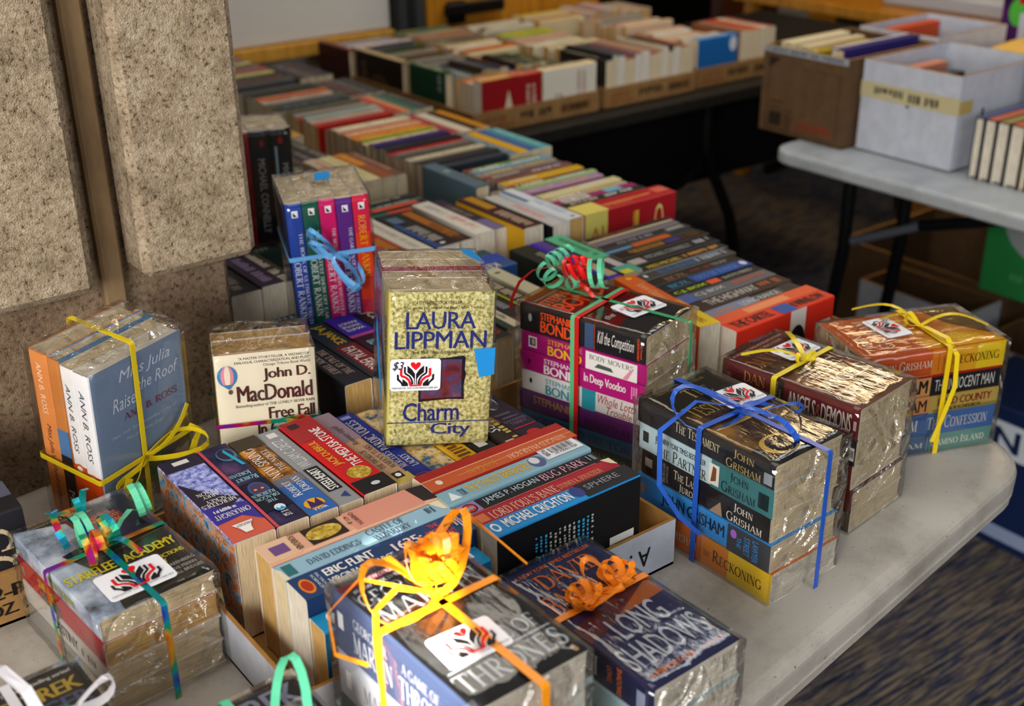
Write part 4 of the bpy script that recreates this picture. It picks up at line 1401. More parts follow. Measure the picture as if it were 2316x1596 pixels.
def tape(parent, pts, key='#1f86cc/m', label=None):
    mb = MB()
    n = len(pts) // 2
    for i in range(n - 1):
        mb.poly([pts[2 * i], pts[2 * i + 1], pts[2 * i + 3], pts[2 * i + 2]], key)
    o = mb.build('tape_strip', parent)
    return o, mb


def bundle_charm():
    r = upright_root('standing wrapped bundle with yellow stone-patterned cover and blue tape', (0.6383, 1.0927, 0.2696), (-0.0869, -0.0043, -0.9962), (-0.4403, -0.8969, 0.0423))
    L, W = .171, .1085
    nb, bk = '#24307c', '#262214'
    k = dict(L=L, W=W)
    books = [
        spec('#3a5a74', .028, [('w', .1, .3, .6, .7, '#b04060', 2)], bc='#2a3a4c', **k),
        spec('#8f2f4c', .027, [('w', .1, .3, .7, .7, '#d8c8c8', 3)], **k),
        spec('#c6c2c8', .030, [('t', 'LAURA LIPPMAN', .6, .3, .95, .7, '#6a5a6a', 's')], dx=.004, **k),
        spec('#c9bd66', .047, [('t', 'CHARM CITY', .2, .3, .6, .7, nb)], fc='stone_cover', L=L, W=W, fr=[
            ('t', '"A DYNAMIC STORYTELLER . . .', .24, .922, .74, .945, bk, 'b'), ('t', 'This series [is] one of the best." USA Today', .14, .887, .88, .912, bk, 'b'), ('t', 'LAURA', .165, .765, .83, .875, nb, 'b'), ('t', 'LIPPMAN', .06, .640, .94, .752, nb, 'b'),
            ('t', 'New York Times Bestselling Author', .22, .598, .78, .628, bk, 'i'),
            ('p', [(.31, .585), (.5, .575), (.72, .59), (.745, .58), (.74, .5), (.755, .47), (.735, .4), (.745, .30), (.6, .305), (.45, .298), (.3, .29), (.295, .44)], '#1d1016'), ('p', [(.33, .568), (.71, .568), (.715, .318), (.32, .31)], 'mural_cover'),
            ('t', 'Charm', .15, .16, .70, .285, nb, 'b'), ('r', .0, .150, 1, .156, nb), ('t', 'City', .42, .045, .82, .146, nb, 'b')]),
    ]
    h = stack(r, books, seed=8)
    lo, hi = (-.002, -.002, -.002), (.173, .1105, h.z + .0015)
    film(r, lo, hi, ends=(.016, .004), end_amp=.007, seed=61)
    mb = MB()
    z = hi[2] + .0012
    mb.poly([(.063, .089, z), (.062, .1115, z), (.092, .1115, z), (.095, .096, z)], '#1f86cc/m')
    mb.build('tape_strip', r)
    mb = MB()
    y = -.0045
    mb.poly([(.05, y, .062), (.075, y, .088), (.112, y - .0005, .128), (.125, y - .0005, .132), (.12, y, .10), (.095, y, .075), (.07, y, .055)], '#1f86cc/m')
    mb.build('tape_strip', r)
    mb = MB()
    x = -.0115
    mb.poly([(x, .088, .028), (x, .100, .030), (x - .001, .106, .07), (x - .001, .100, .074), (x, .090, .045)], '#1f86cc/m')
    mb.build('tape_strip', r)
    sticker(r, Face((.108, .0025, hi[2] + .001), (0, 1, 0), (-1, 0, 0), .0525, .0355), '$3')


def bundle_rankin():
    r = upright_root('five bright upright spines tied with sky blue ribbon, blue, green, pink, purple, orange', (0.634, 1.3004, 0.2711), (0.047, 0.0169, -0.9988), (0.9357, -0.3506, 0.0381))
    L, W = .178, .11
    wh = '#d9dce4'
    def rk(c, title, x1=.97, tc=wh, nm='ROBERT RANKIN', ncol=wh, th=.0205, **kw):
        return spec(c, th, [('r', .055, .35, .105, .72, '#e8e8ea'), ('p', [(.065, .42), (.098, .42), (.098, .66)], '#1a1a1e'), ('t', title, .22, .62, x1, .84, tc, 's'), ('t', nm, .40, .12, .88, .54, ncol, 's')], L=L, W=W, **kw)
    books = [
        rk('#1a3f96', 'THE BOOK OF ULTIMATE TRUTHS', bc='#16306c'), rk('#0f5240', 'THE GREATEST SHOW OFF EARTH'), rk('#c81a66', 'THE MOST AMAZING MAN WHO EVER LIVED', .98),
        rk('#5a2a80', 'THE GARDEN OF UNEARTHLY DELIGHTS', .95),
        spec('#d8421c', .0205, [('r', 0, 0, .28, 1, '#d0244a'), ('r', .55, 0, .8, 1, '#d03a20'), ('r', .8, 0, 1, 1, '#c01c44'), ('r', .055, .35, .105, .72, '#e8e8ea'), ('p', [(.065, .42), (.098, .42), (.098, .66)], '#1a1a1e'), ('t', 'ROBERT RANKIN', .15, .25, .62, .72, '#e0b022', 's'),
                                ('t', 'A DOG CALLED DEMOLITION', .64, .35, .97, .6, '#a83028', 's')], L=L, W=W)]
    h = stack(r, books, seed=9)
    lo, hi = (-.002, -.003, -.002), (.180, .113, h.z + .002)
    film(r, lo, hi, ends=(.005, .003), end_amp=.004, seed=71)
    sk = '#5a9ad2/s'
    mb = MB()
    ring(mb, 0, .072, lo, hi, .0058, sk)
    mb.build('ribbon', r)
    mb = MB()
    c = (.074, -.006, .052)
    loop(mb, c, (-1, 0, -.62), (0, -1, 0), .052, .018, .0055, sk, .12)
    loop(mb, c, (-.8, 0, -.75), (0, -1, 0), .040, .026, .0055, sk, .2)
    loop(mb, c, (1, 0, .62), (0, -1, 0), .052, .020, .0055, sk, .14)
    loop(mb, c, (.8, 0, .8), (0, -1, 0), .046, .028, .0055, sk, .2)
    mb.build('bow', r)
    mb = MB()
    mb.poly([(-.0075, .055, .046), (-.0075, .055, .066), (-.0075, .083, .070), (-.0075, .083, .050)], '#1f86cc/m')
    mb.build('tape_strip', r)


def bundle_julia():
    r = upright_root('tall standing bundle tied with yellow ribbon, orange and white spines, blue-grey cover', (0.2800, 1.1935, 0.2203), (0.0006, 0.1062, -0.9943), (0.3579, -0.9285, -0.099))
    L, W = .205, .125
    books = [
        spec('#d98a4a', .028, [('t', 'ANN B. ROSS', .06, .35, .36, .62, '#f0dcc4', 'r'), ('t', "Miss Julia's School of Beauty", .42, .35, .98, .66, '#5a2a14', 'i')], L=.207, W=.127, bc='#dca066', hard=1, pg='pages_cream'),
        spec('#c07a3c', .0165, [('r', .42, 0, .58, 1, '#4a78a8'), ('r', .58, 0, 1, 1, '#2a2024'), ('t', 'MISS', .8, .2, .95, .8, '#d8cfc4')], L=.205, W=.127, bc='#4a88b8', fc='#3f7fb4', hard=1),
        spec('#e4e2e2', .0195, [('r', .60, 0, 1, 1, '#d84a16'), ('t', 'ANN B. ROSS', .1, .3, .52, .62, '#4a4a4c', 'i'), ('e', .62, .5, .030, .32, '#e06a20'), ('e', .62, .5, .018, .2, '#f0ece4'), ('t', 'Miss Julia Takes', .72, .3, .98, .6, '#8a2a0c', 'i')], L=.200, W=W, dx=.004, fc='#7a2050'),
        spec('#e6e4e6', .0225, [('r', .62, 0, 1, 1, '#dc4c18'), ('t', 'ANN B. ROSS', .1, .3, .54, .62, '#4a4a4c', 'i'), ('e', .645, .5, .030, .3, '#e06a20'), ('e', .645, .5, .018, .18, '#f0ece4'), ('t', 'Miss Julia', .74, .3, .98, .6, '#8a2a0c', 'i')], L=.200, W=W, dx=.004, fc='#7e93ae', pg='pages_white', fr=[
            ('p', [(0, 0), (1, 0), (1, .46), (.7, .40), (.45, .33), (0, .2)], 'village_cover'), ('p', [(.6, .2), (.98, .3), (.98, .12), (.6, .08)], '#b0a89c'), ('p', [(.6, .22), (.8, .42), (1, .34)], '#5c5458'),
            ('l', [(0, .2), (.45, .335), (.55, .37), (.7, .405), (1, .47)], .004, '#d8b41c'),
            ('t', 'Miss Julia', .3, .86, .86, .945, '#dbe3ee', 'i'), ('t', 'the Roof', .48, .775, .94, .845, '#dbe3ee', 'i'), ('t', 'Raises', .2, .72, .5, .80, '#dbe3ee', 'i'), ('t', 'ANN B. ROSS', .3, .645, .9, .69, '#8a2444', 's'),
            ('t', 'New York Times bestselling author of', .16, .565, .88, .59, '#c4ccd8', 'i'), ('t', 'Miss Julia Takes Over', .3, .52, .72, .545, '#c4ccd8', 'i')]),
    ]
    h = stack(r, books, seed=10)
    lo, hi = (-.002, -.003, -.002), (.2072, .129, h.z + .0015)
    film(r, lo, hi, ends=(.014, .001), end_amp=.009, seed=81)
    yl = '#dcc01c/s'
    mb = MB()
    ring(mb, 0, .130, lo, hi, .0062, yl)
    ring(mb, 1, .058, (lo[0] - .008, lo[1], lo[2]), (hi[0], hi[1], hi[2]), .0062, yl)
    mb.build('ribbon', r)
    mb = MB()
    c = (.130, .058, hi[2] + .003)
    tail(mb, c, (-.75, 1, .05), (0, 0, 1), .072, .006, yl, .12, .1)
    loop(mb, c, (-.12, 1, .2), (0, 0, 1), .064, .024, .006, yl, .12)
    loop(mb, c, (.1, -1, .2), (0, 0, 1), .058, .020, .006, yl, .1)
    mb.strip([(.13, .02, hi[2] + .018), (.15, .012, hi[2] + .016), (.165, .02, hi[2] + .012), (.17, .034, hi[2] + .016), (.155, .036, hi[2] + .02), (.15, .02, hi[2] + .022), (.168, .012, hi[2] + .016)], (.2, 1, .3), .008, yl)
    mb.strip([(.115, .112, hi[2] + .012), (.125, .124, hi[2] + .016), (.14, .122, hi[2] + .01), (.15, .114, hi[2] + .012), (.165, .112, hi[2] + .008)], (.2, 1, .3), .008, yl)
    mb.build('bow', r)


def bundle_freefall():
    r = upright_root('short standing bundle with cream cover behind the left row of the white tray', (0.4820, 1.2120, 0.1790), (-0.0472, -0.0407, -0.9981), (-0.3689, -0.9278, 0.0553))
    L, W = .1745, .108
    dk = '#4a2420'
    books = [
        spec('#c8b070', .030, bc='#b09a60', fc='#c9a24a', L=.170, W=W, dx=.006, pg='pages_tan'),
        spec('#d8b428', .012, L=.172, W=W, dx=.004, pg='pages_tan', fc='#d0ac40'),
        spec('#e6dcc4', .046, [('w', .1, .3, .7, .7, '#6a3a30', 2)], L=L, W=W, pg='pages_tan', fr=[
            ('t', '"A MASTER STORYTELLER, A WIZARD OF', .24, .955, .95, .975, '#3a302c'), ('t', 'DIALOGUE, CHARACTERIZATION, AND PLOT."', .20, .93, .96, .95, '#3a302c'), ('t', 'Chicago Tribune Book World', .48, .902, .95, .926, '#3a302c', 'r'),
            ('t', 'John D.', .47, .80, .95, .89, dk, 'B'), ('t', 'MacDonald', .20, .675, .96, .785, dk, 'B'), ('t', 'Bestselling author of THE LONELY SILVER RAIN', .18, .635, .97, .66, '#3a302c', 'r'), ('t', 'Free Fall', .5, .545, .97, .625, dk, 'B'), ('t', 'In Crimson', .38, .43, .97, .53, dk, 'B'),
            ('e', .12, .86, .10, .07, '#3f7fae'), ('e', .12, .86, .065, .07, '#d88a9a'), ('e', .12, .86, .03, .07, '#e6dcc4'), ('p', [(.06, .805), (.18, .805), (.14, .775), (.12, .775)], '#4a7aa0'), ('e', .14, .755, .022, .016, '#6a4a34'), ('r', 0, .02, 1, .30, '#ddd2b8')]),
    ]
    h = stack(r, books, seed=11)
    lo, hi = (-.002, -.002, -.002), (.1747, .110, h.z + .0015)
    film(r, lo, hi, ends=(.015, .0), end_amp=.008, seed=91)
    mb = MB()
    ring(mb, 0, .082, lo, hi, .0045, 'rainbow_ribbon')
    mb.build('ribbon', r)
    mb = MB()
    c = (.080, .068, hi[2] + .003)
    curl(mb, (.092, .055, hi[2] + .012), (.2, 1, 0), .009, 1.2, .008, .0045, 'rainbow_ribbon', n=(0, 0, 1))
    loop(mb, c, (-.1, 1, .2), (0, 0, 1), .03, .01, .0045, 'rainbow_ribbon')
    mb.build('bow', r)


def bundle_black():
    r = upright_root('wrapped bundle of black upright spines beside the pillar, one with a red stripe', (0.7000, 1.6340, 0.2800), (-0.0237, -0.038, -0.999), (0.9474, -0.3292, -0.01))
    L, W = .176, .108
    wh = '#a9adb2'
    books = [
        spec('#16171a', .0345, [('t', 'MICHAEL', .1, .55, .45, .82, wh, 's'), ('t', 'CONNELLY', .1, .2, .48, .46, wh, 's'), ('r', .56, 0, .585, 1, '#c01418'), ('t', 'The Drop', .66, .3, .95, .8, wh, 'r')], L=L, W=W),
        spec('#8a1418', .010, L=L, W=W),
        spec('#14161a', .030, [('e', .12, .6, .03, .12, '#8a1a20'), ('t', 'MICHAEL CONNELLY', .25, .35, .9, .7, wh, 'r')], L=.174, W=W),
        spec('#101114', .031, [('e', .1, .5, .03, .12, '#a01a20'), ('r', .15, .2, .6, .32, '#8fa8b4'), ('t', 'MICHAEL CONNELLY', .3, .5, .9, .8, wh, 'r')], L=.174, W=W)]
    h = stack(r, books, seed=12)
    film(r, (-.002, -.002, -.001), (.178, .110, h.z + .0015), ends=(.004, .002), end_amp=.003, seed=95)


def bundle_trek():
    r = flat_root('book_bundle', 'black cover with silver lettering and a mint ribbon, in front of the white tray', (0.2150, 0.7250, 0.0), (0.03, -0.9996, 0))
    L, W = .174, .106
    sv = '#7d839c'
    books = [spec('#3a3a44', .030, L=L, W=W), spec('#1d1c22', .028, L=L, W=W),
             spec('#17161c', .030, L=L, W=W, fr=[('t', 'STAR', .06, .80, .46, .92, sv, 'B'), ('t', 'TREK', .38, .80, .95, .95, sv, 'B'), ('t', 'The Next Generation', .16, .705, .96, .77, sv, 'i'), ('t', 'M A K E R', .5, .60, .98, .66, '#b8a88a', 'b'), ('r', .1, .15, .9, .5, '#23222c')])]
    h = stack(r, books, seed=13)
    lo, hi = (-.003, -.003, -.001), (.177, .109, h.z + .0012)
    film(r, lo, hi, seed=101, end_amp=.003)
    mb = MB()
    ring(mb, 1, .048, lo, (hi[0] + .004, hi[1], hi[2]), .007, '#4dbe94/s')
    mb.build('ribbon', r)
    mb = MB()
    loop(mb, (.07, .075, hi[2] + .004), (-1, .25, .25), (0, 0, 1), .048, .030, .007, '#5fcaa0/s', .25)
    loop(mb, (.07, .07, hi[2] + .004), (.8, .3, .25), (0, 0, 1), .04, .026, .007, '#5fcaa0/s', .2)
    mb.build('bow', r)


def bundle_white_ribbon():
    r = flat_root('book_bundle', 'dark cover with gold lettering under a white ribbon at the near table edge', (0.0850, 0.8480, 0.0), (0.03, -0.9996, 0))
    L, W = .172, .104
    gd = '#b89a34'
    books = [spec('#3a3030', .030, L=L, W=W), spec('#2a2a30', .028, L=L, W=W),
             spec('#1b1c20', .031, L=L, W=W, fr=[('t', 'The New York Times bestselling series!', .02, .93, .92, .965, '#d8d8d4', 'b'), ('t', 'STAR TREK', .04, .80, .94, .90, gd, 'B'), ('t', 'VOYAGER', .05, .68, .95, .78, '#4a5578', 'B'), ('r', .1, .2, .9, .55, '#332a50')])]
    h = stack(r, books, seed=14)
    lo, hi = (-.003, -.003, -.001), (.175, .107, h.z + .0012)
    film(r, lo, hi, seed=111, end_amp=.003)
    mb = MB()
    ring(mb, 1, .047, lo, (hi[0] + .004, hi[1], hi[2]), .008, '#d8d6de/s')
    mb.build('ribbon', r)
    mb = MB()
    mb.strip([(.0, .03, hi[2] + .03), (.03, .042, hi[2] + .042), (.06, .05, hi[2] + .036), (.09, .055, hi[2] + .010)], (.2, 1, 0), .009, '#dcdae2/s')
    loop(mb, (.07, .06, hi[2] + .004), (.2, 1, .2), (0, 0, 1), .05, .024, .0085, '#dcdae2/s', .2)
    curl(mb, (.085, .06, hi[2] + .014), (.3, 1, 0), .013, 1.2, .008, .0065, 'rainbow_ribbon', n=(0, 0, 1))
    mb.build('bow', r)


# ------------------------------------------------------------------ loose books in the near white tray
def near_tray():
    tray('cardboard_tray', 'open white tray with a handwritten letter on its front, full of paperbacks', 0.329, 0.735, 0.760, 1.0745, 0.055, 'board_white', 'board_inside',
         marks=[('front', [('x', 'A .', .855, .28, .92, .66, '#15151a', 'r')])])
    wh, z = '#e8e6e2', .0035
    left = [
        spec('scale_cover', .0415, [], lb='lilac worn paperback with a salmon end band', pg='pages_cream', bc='figure_cover', fc='figure_cover', L=.178, W=.110, sv=turned([
            ('r', 0, 0.0, 1, .22, '#c85a44'), ('p', [(0, .12), (.35, .22), (1, .2), (1, .42), (.6, .46), (.25, .36), (0, .34)], '#3a2f8a'), ('r', 0, .86, 1, 1, '#2c2434'), ('r', .3, .92, .7, .965, '#d8d4cc'), ('p', [(0, .40), (.55, .52), (1, .72), (1, .42), (.4, .34)], '#2b2330'),
            ('t', 'MERCEDES', .12, .385, .96, .425, wh, 's'), ('t', 'LACKEY', .2, .425, .8, .46, wh, 's'), ('t', 'LARRY', .28, .48, .78, .515, wh, 's'), ('t', 'DIXON', .35, .52, .85, .555, wh, 's'), ('t', 'OWLKNIGHT', .06, .24, .92, .29, wh, 's'), ('w', .3, .31, .85, .34, wh, 3),
            ('p', [(.25, .15), (.75, .15), (.65, .1), (.6, .05), (.42, .05), (.38, .1)], wh), ('t', 'FANTASY', .32, .115, .68, .14, '#5a3030')])),
        spec('night_cover', .0335, [], lb='dark blue paperback with a hooded face', fc='#b8485a', W=.110, L=.178, sv=turned([
            ('r', .9, 0, 1, 1, '#c04a56'), ('e', .35, .86, .3, .08, '#3f6a86'), ('e', .36, .87, .24, .065, '#241d3a'), ('p', [(.1, .70), (.22, .70), (.38, .9), (.3, .93)], '#2a9ab4'), ('r', .03, .16, .88, .5, '#0e1024'), ('e', .47, .40, .30, .085, '#2a4a86'), ('e', .47, .395, .23, .07, '#4a3452'),
            ('e', .36, .40, .05, .009, '#e0a060'), ('e', .58, .40, .05, .009, '#e0a060'), ('t', 'Robert', .15, .515, .83, .565, '#9ad4e0', 's'), ('t', 'Jordan', .22, .575, .9, .625, '#9ad4e0', 's'), ('t', 'THE', .3, .235, .62, .265, '#a8d8e0', 's'), ('t', 'DRAGON', .12, .275, .85, .31, '#a8d8e0', 's'),
            ('t', 'REBORN', .14, .318, .86, .352, '#a8d8e0', 's'), ('e', .45, .16, .16, .035, '#d8e4ec'), ('p', [(.3, .13), (.4, .165), (.48, .145), (.56, .17), (.6, .13)], '#2f8fc0'), ('t', 'TOR', .32, .055, .58, .085, wh), ('t', 'fantasy', .34, .095, .56, .115, wh)])),
        spec('autumn_cover', .0305, [('r', 0, 0, .36, 1, '#2a5fa8'), ('r', .36, 0, .45, 1, '#6a6a78'), ('r', .86, 0, 1, 1, '#3a3020'), ('t', 'Robert', .22, .52, .40, .85, wh, 's'), ('t', 'Jordan', .24, .12, .42, .46, wh, 's'), ('t', 'NEW SPRING', .46, .48, .86, .88, '#e8dcd8', 's'), ('t', 'THE NOVEL', .52, .14, .80, .4, '#e8dcd8', 's'),
              ('e', .1, .52, .055, .34, '#e0a020'), ('p', [(.06, .25), (.15, .35), (.1, .5), (.15, .65), (.06, .75)], '#3a1c5a'), ('v', 'TOR', .025, .25, .045, .75, wh)], lb='orange and blue paperback', bc='autumn_cover', fc='autumn_cover', W=.108, L=.178),
        spec('#8d8d90', .0265, [('r', .16, .22, .46, .82, '#151517'), ('t', 'STEELHEART', .175, .32, .445, .72, '#e4e4e2', 'B'), ('t', 'WILLIAM C. DIETZ', .48, .3, .86, .78, '#d4d4d6', 'r'), ('r', .90, .3, .96, .7, '#d4d0cc'), ('p', [(.05, .3), (.12, .3), (.085, .62)], '#2a3c7a')], lb='grey paperback with a black title band', fc='steel_cover', bc='steel_cover', W=.107, L=.178),
        spec('#c01a1c', .0375, [('r', 0, 0, .15, 1, '#141416'), ('r', .72, 0, 1, 1, '#9c1c22'), ('e', .23, .5, .07, .34, 'foil_gold'), ('t', 'JACK DUBRUL', .36, .56, .70, .86, '#e0b030', 'b'), ('t', 'THE MEDUSA STONE', .30, .14, .84, .46, wh, 'b'), ('r', .9, .55, .96, .85, '#2a2024'), ('e', .07, .45, .02, .13, '#c8c8c8')], lb='red paperback with a gold emblem and black foot', fc='#6a1418', bc='#b0181a', W=.109, L=.178),
        spec('#b08a6c', .0225, [('r', .6, 0, 1, 1, '#86707a'), ('r', 0, 0, .1, 1, '#b8a050'), ('t', 'THE SWORD OF', .20, .55, .46, .85, '#2c2420', 's'), ('t', "MAIDEN'S TEARS", .18, .14, .50, .44, '#2c2420', 's'), ('t', 'Rosemary Edghill', .54, .3, .82, .7, '#3a2c30', 'i'), ('r', .06, .3, .13, .75, '#1a1a1c'), ('e', .095, .52, .02, .14, wh)], lb='tan paperback', fc='busy_cover', bc='#3a4a70', W=.105, L=.178),
        spec('#1d2c86', .0285, [('t', 'MERCEDES', .22, .52, .44, .82, wh, 's'), ('t', 'LACKEY', .2, .14, .36, .44, wh, 's'), ('t', 'BARDIC VOICES', .46, .3, .90, .72, wh, 's'), ('e', .08, .5, .03, .3, '#c03030'), ('e', .08, .5, .025, .24, '#1d2c86'), ('r', .93, .3, .97, .7, '#8a94c8')], lb='royal blue paperback', fc='#22348e', bc='#22348e', W=.096, L=.178),
        spec('busy_cover', .031, [('r', .05, .25, .11, .75, '#d8d8d4')], lb='blue and gold paperback under the standing bundle', W=.093, L=.176),
        spec('#c89a1c', .026, [('w', .1, .2, .5, .8, '#6a3a10', 5)], lb='yellow paperback, half under the standing bundle', W=.093, L=.176),
        spec('#1b1a1c', .026, [('r', 0, 0, .1, 1, '#a83c1a'), ('r', .16, .3, .26, .75, '#c8c4bc'), ('w', .4, .3, .55, .7, wh, 315)], lb='black paperback with an orange foot', W=.093, L=.176),
        spec('#241c12', .027, [('r', .3, 0, 1, 1, '#7a5618'), ('t', 'SUNDOWN', .22, .38, .74, .85, wh, 'i'), ('r', .04, .4, .1, .8, '#c8b8a8'), ('w', .1, .1, .4, .34, '#c8a850', 314)], lb='black and bronze paperback', W=.096, L=.178),
        spec('#241a2c', .037, [('e', .62, .55, .14, .3, '#c8c2c4'), ('e', .58, .5, .1, .2, '#3a3044'), ('e', .12, .5, .03, .22, '#c01c24'), ('r', .2, .1, .21, .9, '#c01c24'), ('v', 'TERRY', .25, .2, .28, .8, '#6a5a70'), ('v', 'GOODKIND', .29, .1, .32, .9, '#6a5a70'), ('w', .34, .2, .37, .8, '#6a5a70', 320), ('w', .39, .1, .42, .9, '#6a5a70', 321)], lb='thick plum black paperback with a white plume', W=.093, L=.178),
    ]
    row('N', .352, .890, z, left, 'from left, back row, marked tray', 'paperbacks in the marked white tray')
    ra = [
        spec('#1c86b8', .027, [('e', .09, .5, .028, .32, wh), ('w', .13, .3, .3, .7, wh, 3), ('t', 'STAR', .55, .3, .72, .7, wh), ('w', .75, .25, .96, .75, wh, 8)], lb='turquoise paperback', W=.094, L=.172, pg='pages_tan', bc='#17597a', bk=[('t', 'Outstopping...', .1, .62, .9, .68, '#c8c0a0', 's'), ('w', .1, .52, .9, .56, '#c8c0a0', 4)]),
        spec('#1d3560', .036, [('r', 0, 0, 1, 1, '#1e3a66'), ('e', .06, .5, .035, .32, '#e08018'), ('e', .06, .5, .026, .24, '#a83018'), ('v', 'SCIENCE', .11, .2, .125, .85, '#c8d0dc'), ('v', 'FICTION', .135, .2, .15, .85, '#c8d0dc'), ('t', 'ERIC FLINT', .175, .55, .46, .86, wh, 'B'), ('t', 'VIRGINIA DEMARCE', .165, .2, .54, .44, wh, 'b'),
              ('t', '1635:', .56, .38, .735, .74, '#e8d4d8', 'B'), ('t', 'THE', .80, .68, .86, .86, '#d84040'), ('t', 'DREESON', .76, .44, .9, .62, '#d84040'), ('t', 'INCIDENT', .76, .2, .91, .38, '#d84040'), ('w', .93, .2, .98, .85, '#a8b4c8', 6)], lb='navy paperback with white and red lettering', W=.110, L=.177, pg='pages_white'),
        spec('#8fb4c8', .027, [('r', .03, .15, .085, .8, '#2a6a70'), ('p', [(0, 0), (.03, 0), (.02, .6), (0, .8)], '#e0d4b8'), ('p', [(.93, 1), (1, 1), (1, .3), (.97, .4)], '#e0d4b8'), ('t', 'DAVID EDDINGS', .16, .3, .46, .64, '#2a3c54', 's'), ('t', 'CASTLE OF', .52, .54, .74, .88, '#26344c', 's'), ('t', 'WIZARDRY', .53, .12, .75, .46, '#26344c', 's'), ('w', .88, .4, .93, .8, '#3a4a5a', 2)], lb='pale blue paperback with chipped ends', W=.109, L=.178),
        spec('#d8a487', .032, [('r', 0, 0, .18, 1, '#dcb494'), ('r', .5, 0, .92, 1, '#d28c78'), ('p', [(.9, 1), (1, .9), (1, 0), (.92, .1)], '#251c20'), ('r', .05, .25, .14, .72, '#6a4a80'), ('v', 'FOREIGNER', .17, .12, .205, .88, '#4a3428'), ('r', .25, .06, .46, .94, '#2a1c14'), ('e', .35, .5, .1, .34, 'foil_gold'), ('v', 'C.J.', .485, .3, .51, .8, '#4a3020'), ('v', 'CHERRYH', .53, .15, .555, .9, '#4a3020')], lb='peach paperback with a golden robed figure', W=.111, L=.178, pg='pages_tan'),
    ]
    row('E', .3625, .7455, z, ra, 'from front, left pile, marked tray', 'paperbacks in the marked white tray')
    rb = [
        spec('#1c7fc0', .0245, [('r', .62, 0, 1, 1, '#17181c'), ('e', .6, .55, .04, .38, '#2a3a7a'), ('e', .045, .5, .025, .3, wh), ('e', .045, .5, .016, .18, '#1c7fc0'), ('t', 'MICHAEL CRICHTON', .10, .22, .55, .8, wh, 'b'), ('t', 'SPHERE', .66, .4, .9, .75, '#8a8c94', 'r')], lb='black and bright blue paperback showing its back cover', W=.117, L=.176, bc='#131316', pg='pages_white',
             bk=[('r', .12, .04, .5, .22, '#d8d4cc')] + [('r', .18 + .022 * q, .06, .18 + .022 * q + (.006 if q % 3 else .012), .19, '#222') for q in range(12)] + [('t', 'EAN', .16, .2, .24, .215, '#333'), ('e', .3, .86, .12, .05, '#6a4a34'), ('e', .27, .87, .07, .03, '#d0b090')]
             + [('w', .15, .74 - .032 * q, .85, .755 - .032 * q, ('#2f9fd0' if q in (0, 1, 2, 9, 10, 11) else '#b8b8b4'), 20 + q) for q in range(13)]),
        spec('#a01c2c', .0265, [('r', .03, .3, .09, .8, '#c86a3a'), ('t', "LORD FOUL'S BANE", .11, .24, .56, .74, '#e0b8a0', 's'), ('t', 'STEPHEN R. DONALDSON', .57, .3, .88, .62, '#e0a070', 's'), ('p', [(.94, 1), (1, .95), (1, .4), (.97, .6)], '#d8c4a4'), ('r', 0, .92, .9, .96, '#c8605a')], lb='crimson paperback with a chipped end', W=.111, L=.176),
        spec('#15161a', .0225, [('r', .02, .12, .14, .95, '#9a70a8'), ('e', .08, .52, .045, .36, '#17161a'), ('e', .08, .52, .036, .28, '#c02a28'), ('t', 'BAEN', .055, .4, .105, .62, '#5ac0d0', 'B'), ('t', 'JAMES P. HOGAN', .18, .28, .56, .8, '#b8ccd8', 'r'), ('t', 'BUG PARK', .58, .25, .9, .8, '#d89ab0', 's'), ('w', .93, .3, .98, .8, '#9098a0', 4)], lb='black paperback with a lilac logo block', W=.108, L=.174),
        spec('#7fa3b2', .027, [('p', [(.04, .2), (.11, .2), (.075, .75)], '#d8e0e0'), ('t', 'TOR', .12, .25, .16, .7, '#2c3c44'), ('t', 'THE GHOST BRIGADES', .17, .28, .60, .74, '#d8a820', 'b'), ('e', .66, .5, .05, .4, '#4a5a80'), ('e', .65, .6, .03, .25, '#c8c8cc'), ('r', .72, .32, .985, 1.1, '#dcdde2')]
             + [('r', .785 + .0112 * q, .6, .785 + .0112 * q + (.0035 if q % 3 else .0065), .98, '#1a1a1c') for q in range(15)] + [('t', '18 70062 928', .79, .40, .95, .54, '#222'), ('v', '928', .73, .45, .76, .95, '#222')], lb='grey-blue paperback with a barcode sticker', W=.111, L=.178),
        spec('#9c2018', .037, [('r', 0, .45, 1, 1, '#b8532c'), ('r', 0, .42, 1, .46, '#d8a080'), ('r', 0, .70, .8, .72, '#d89a78'), ('t', 'WINGED PHARAOH', .06, .64, .46, .9, '#e0b090', 's'), ('t', 'Joan Grant', .55, .6, .74, .9, '#d8962c', 's'), ('e', .92, .7, .02, .12, '#d8c8b0')], lb='worn brick red paperback', W=.112, L=.182, kind='F', fc='#a01c18'),
    ]
    row('E', .541, .7425, z, rb, 'from front, right pile, marked tray', 'paperbacks in the marked white tray', jit=.002)


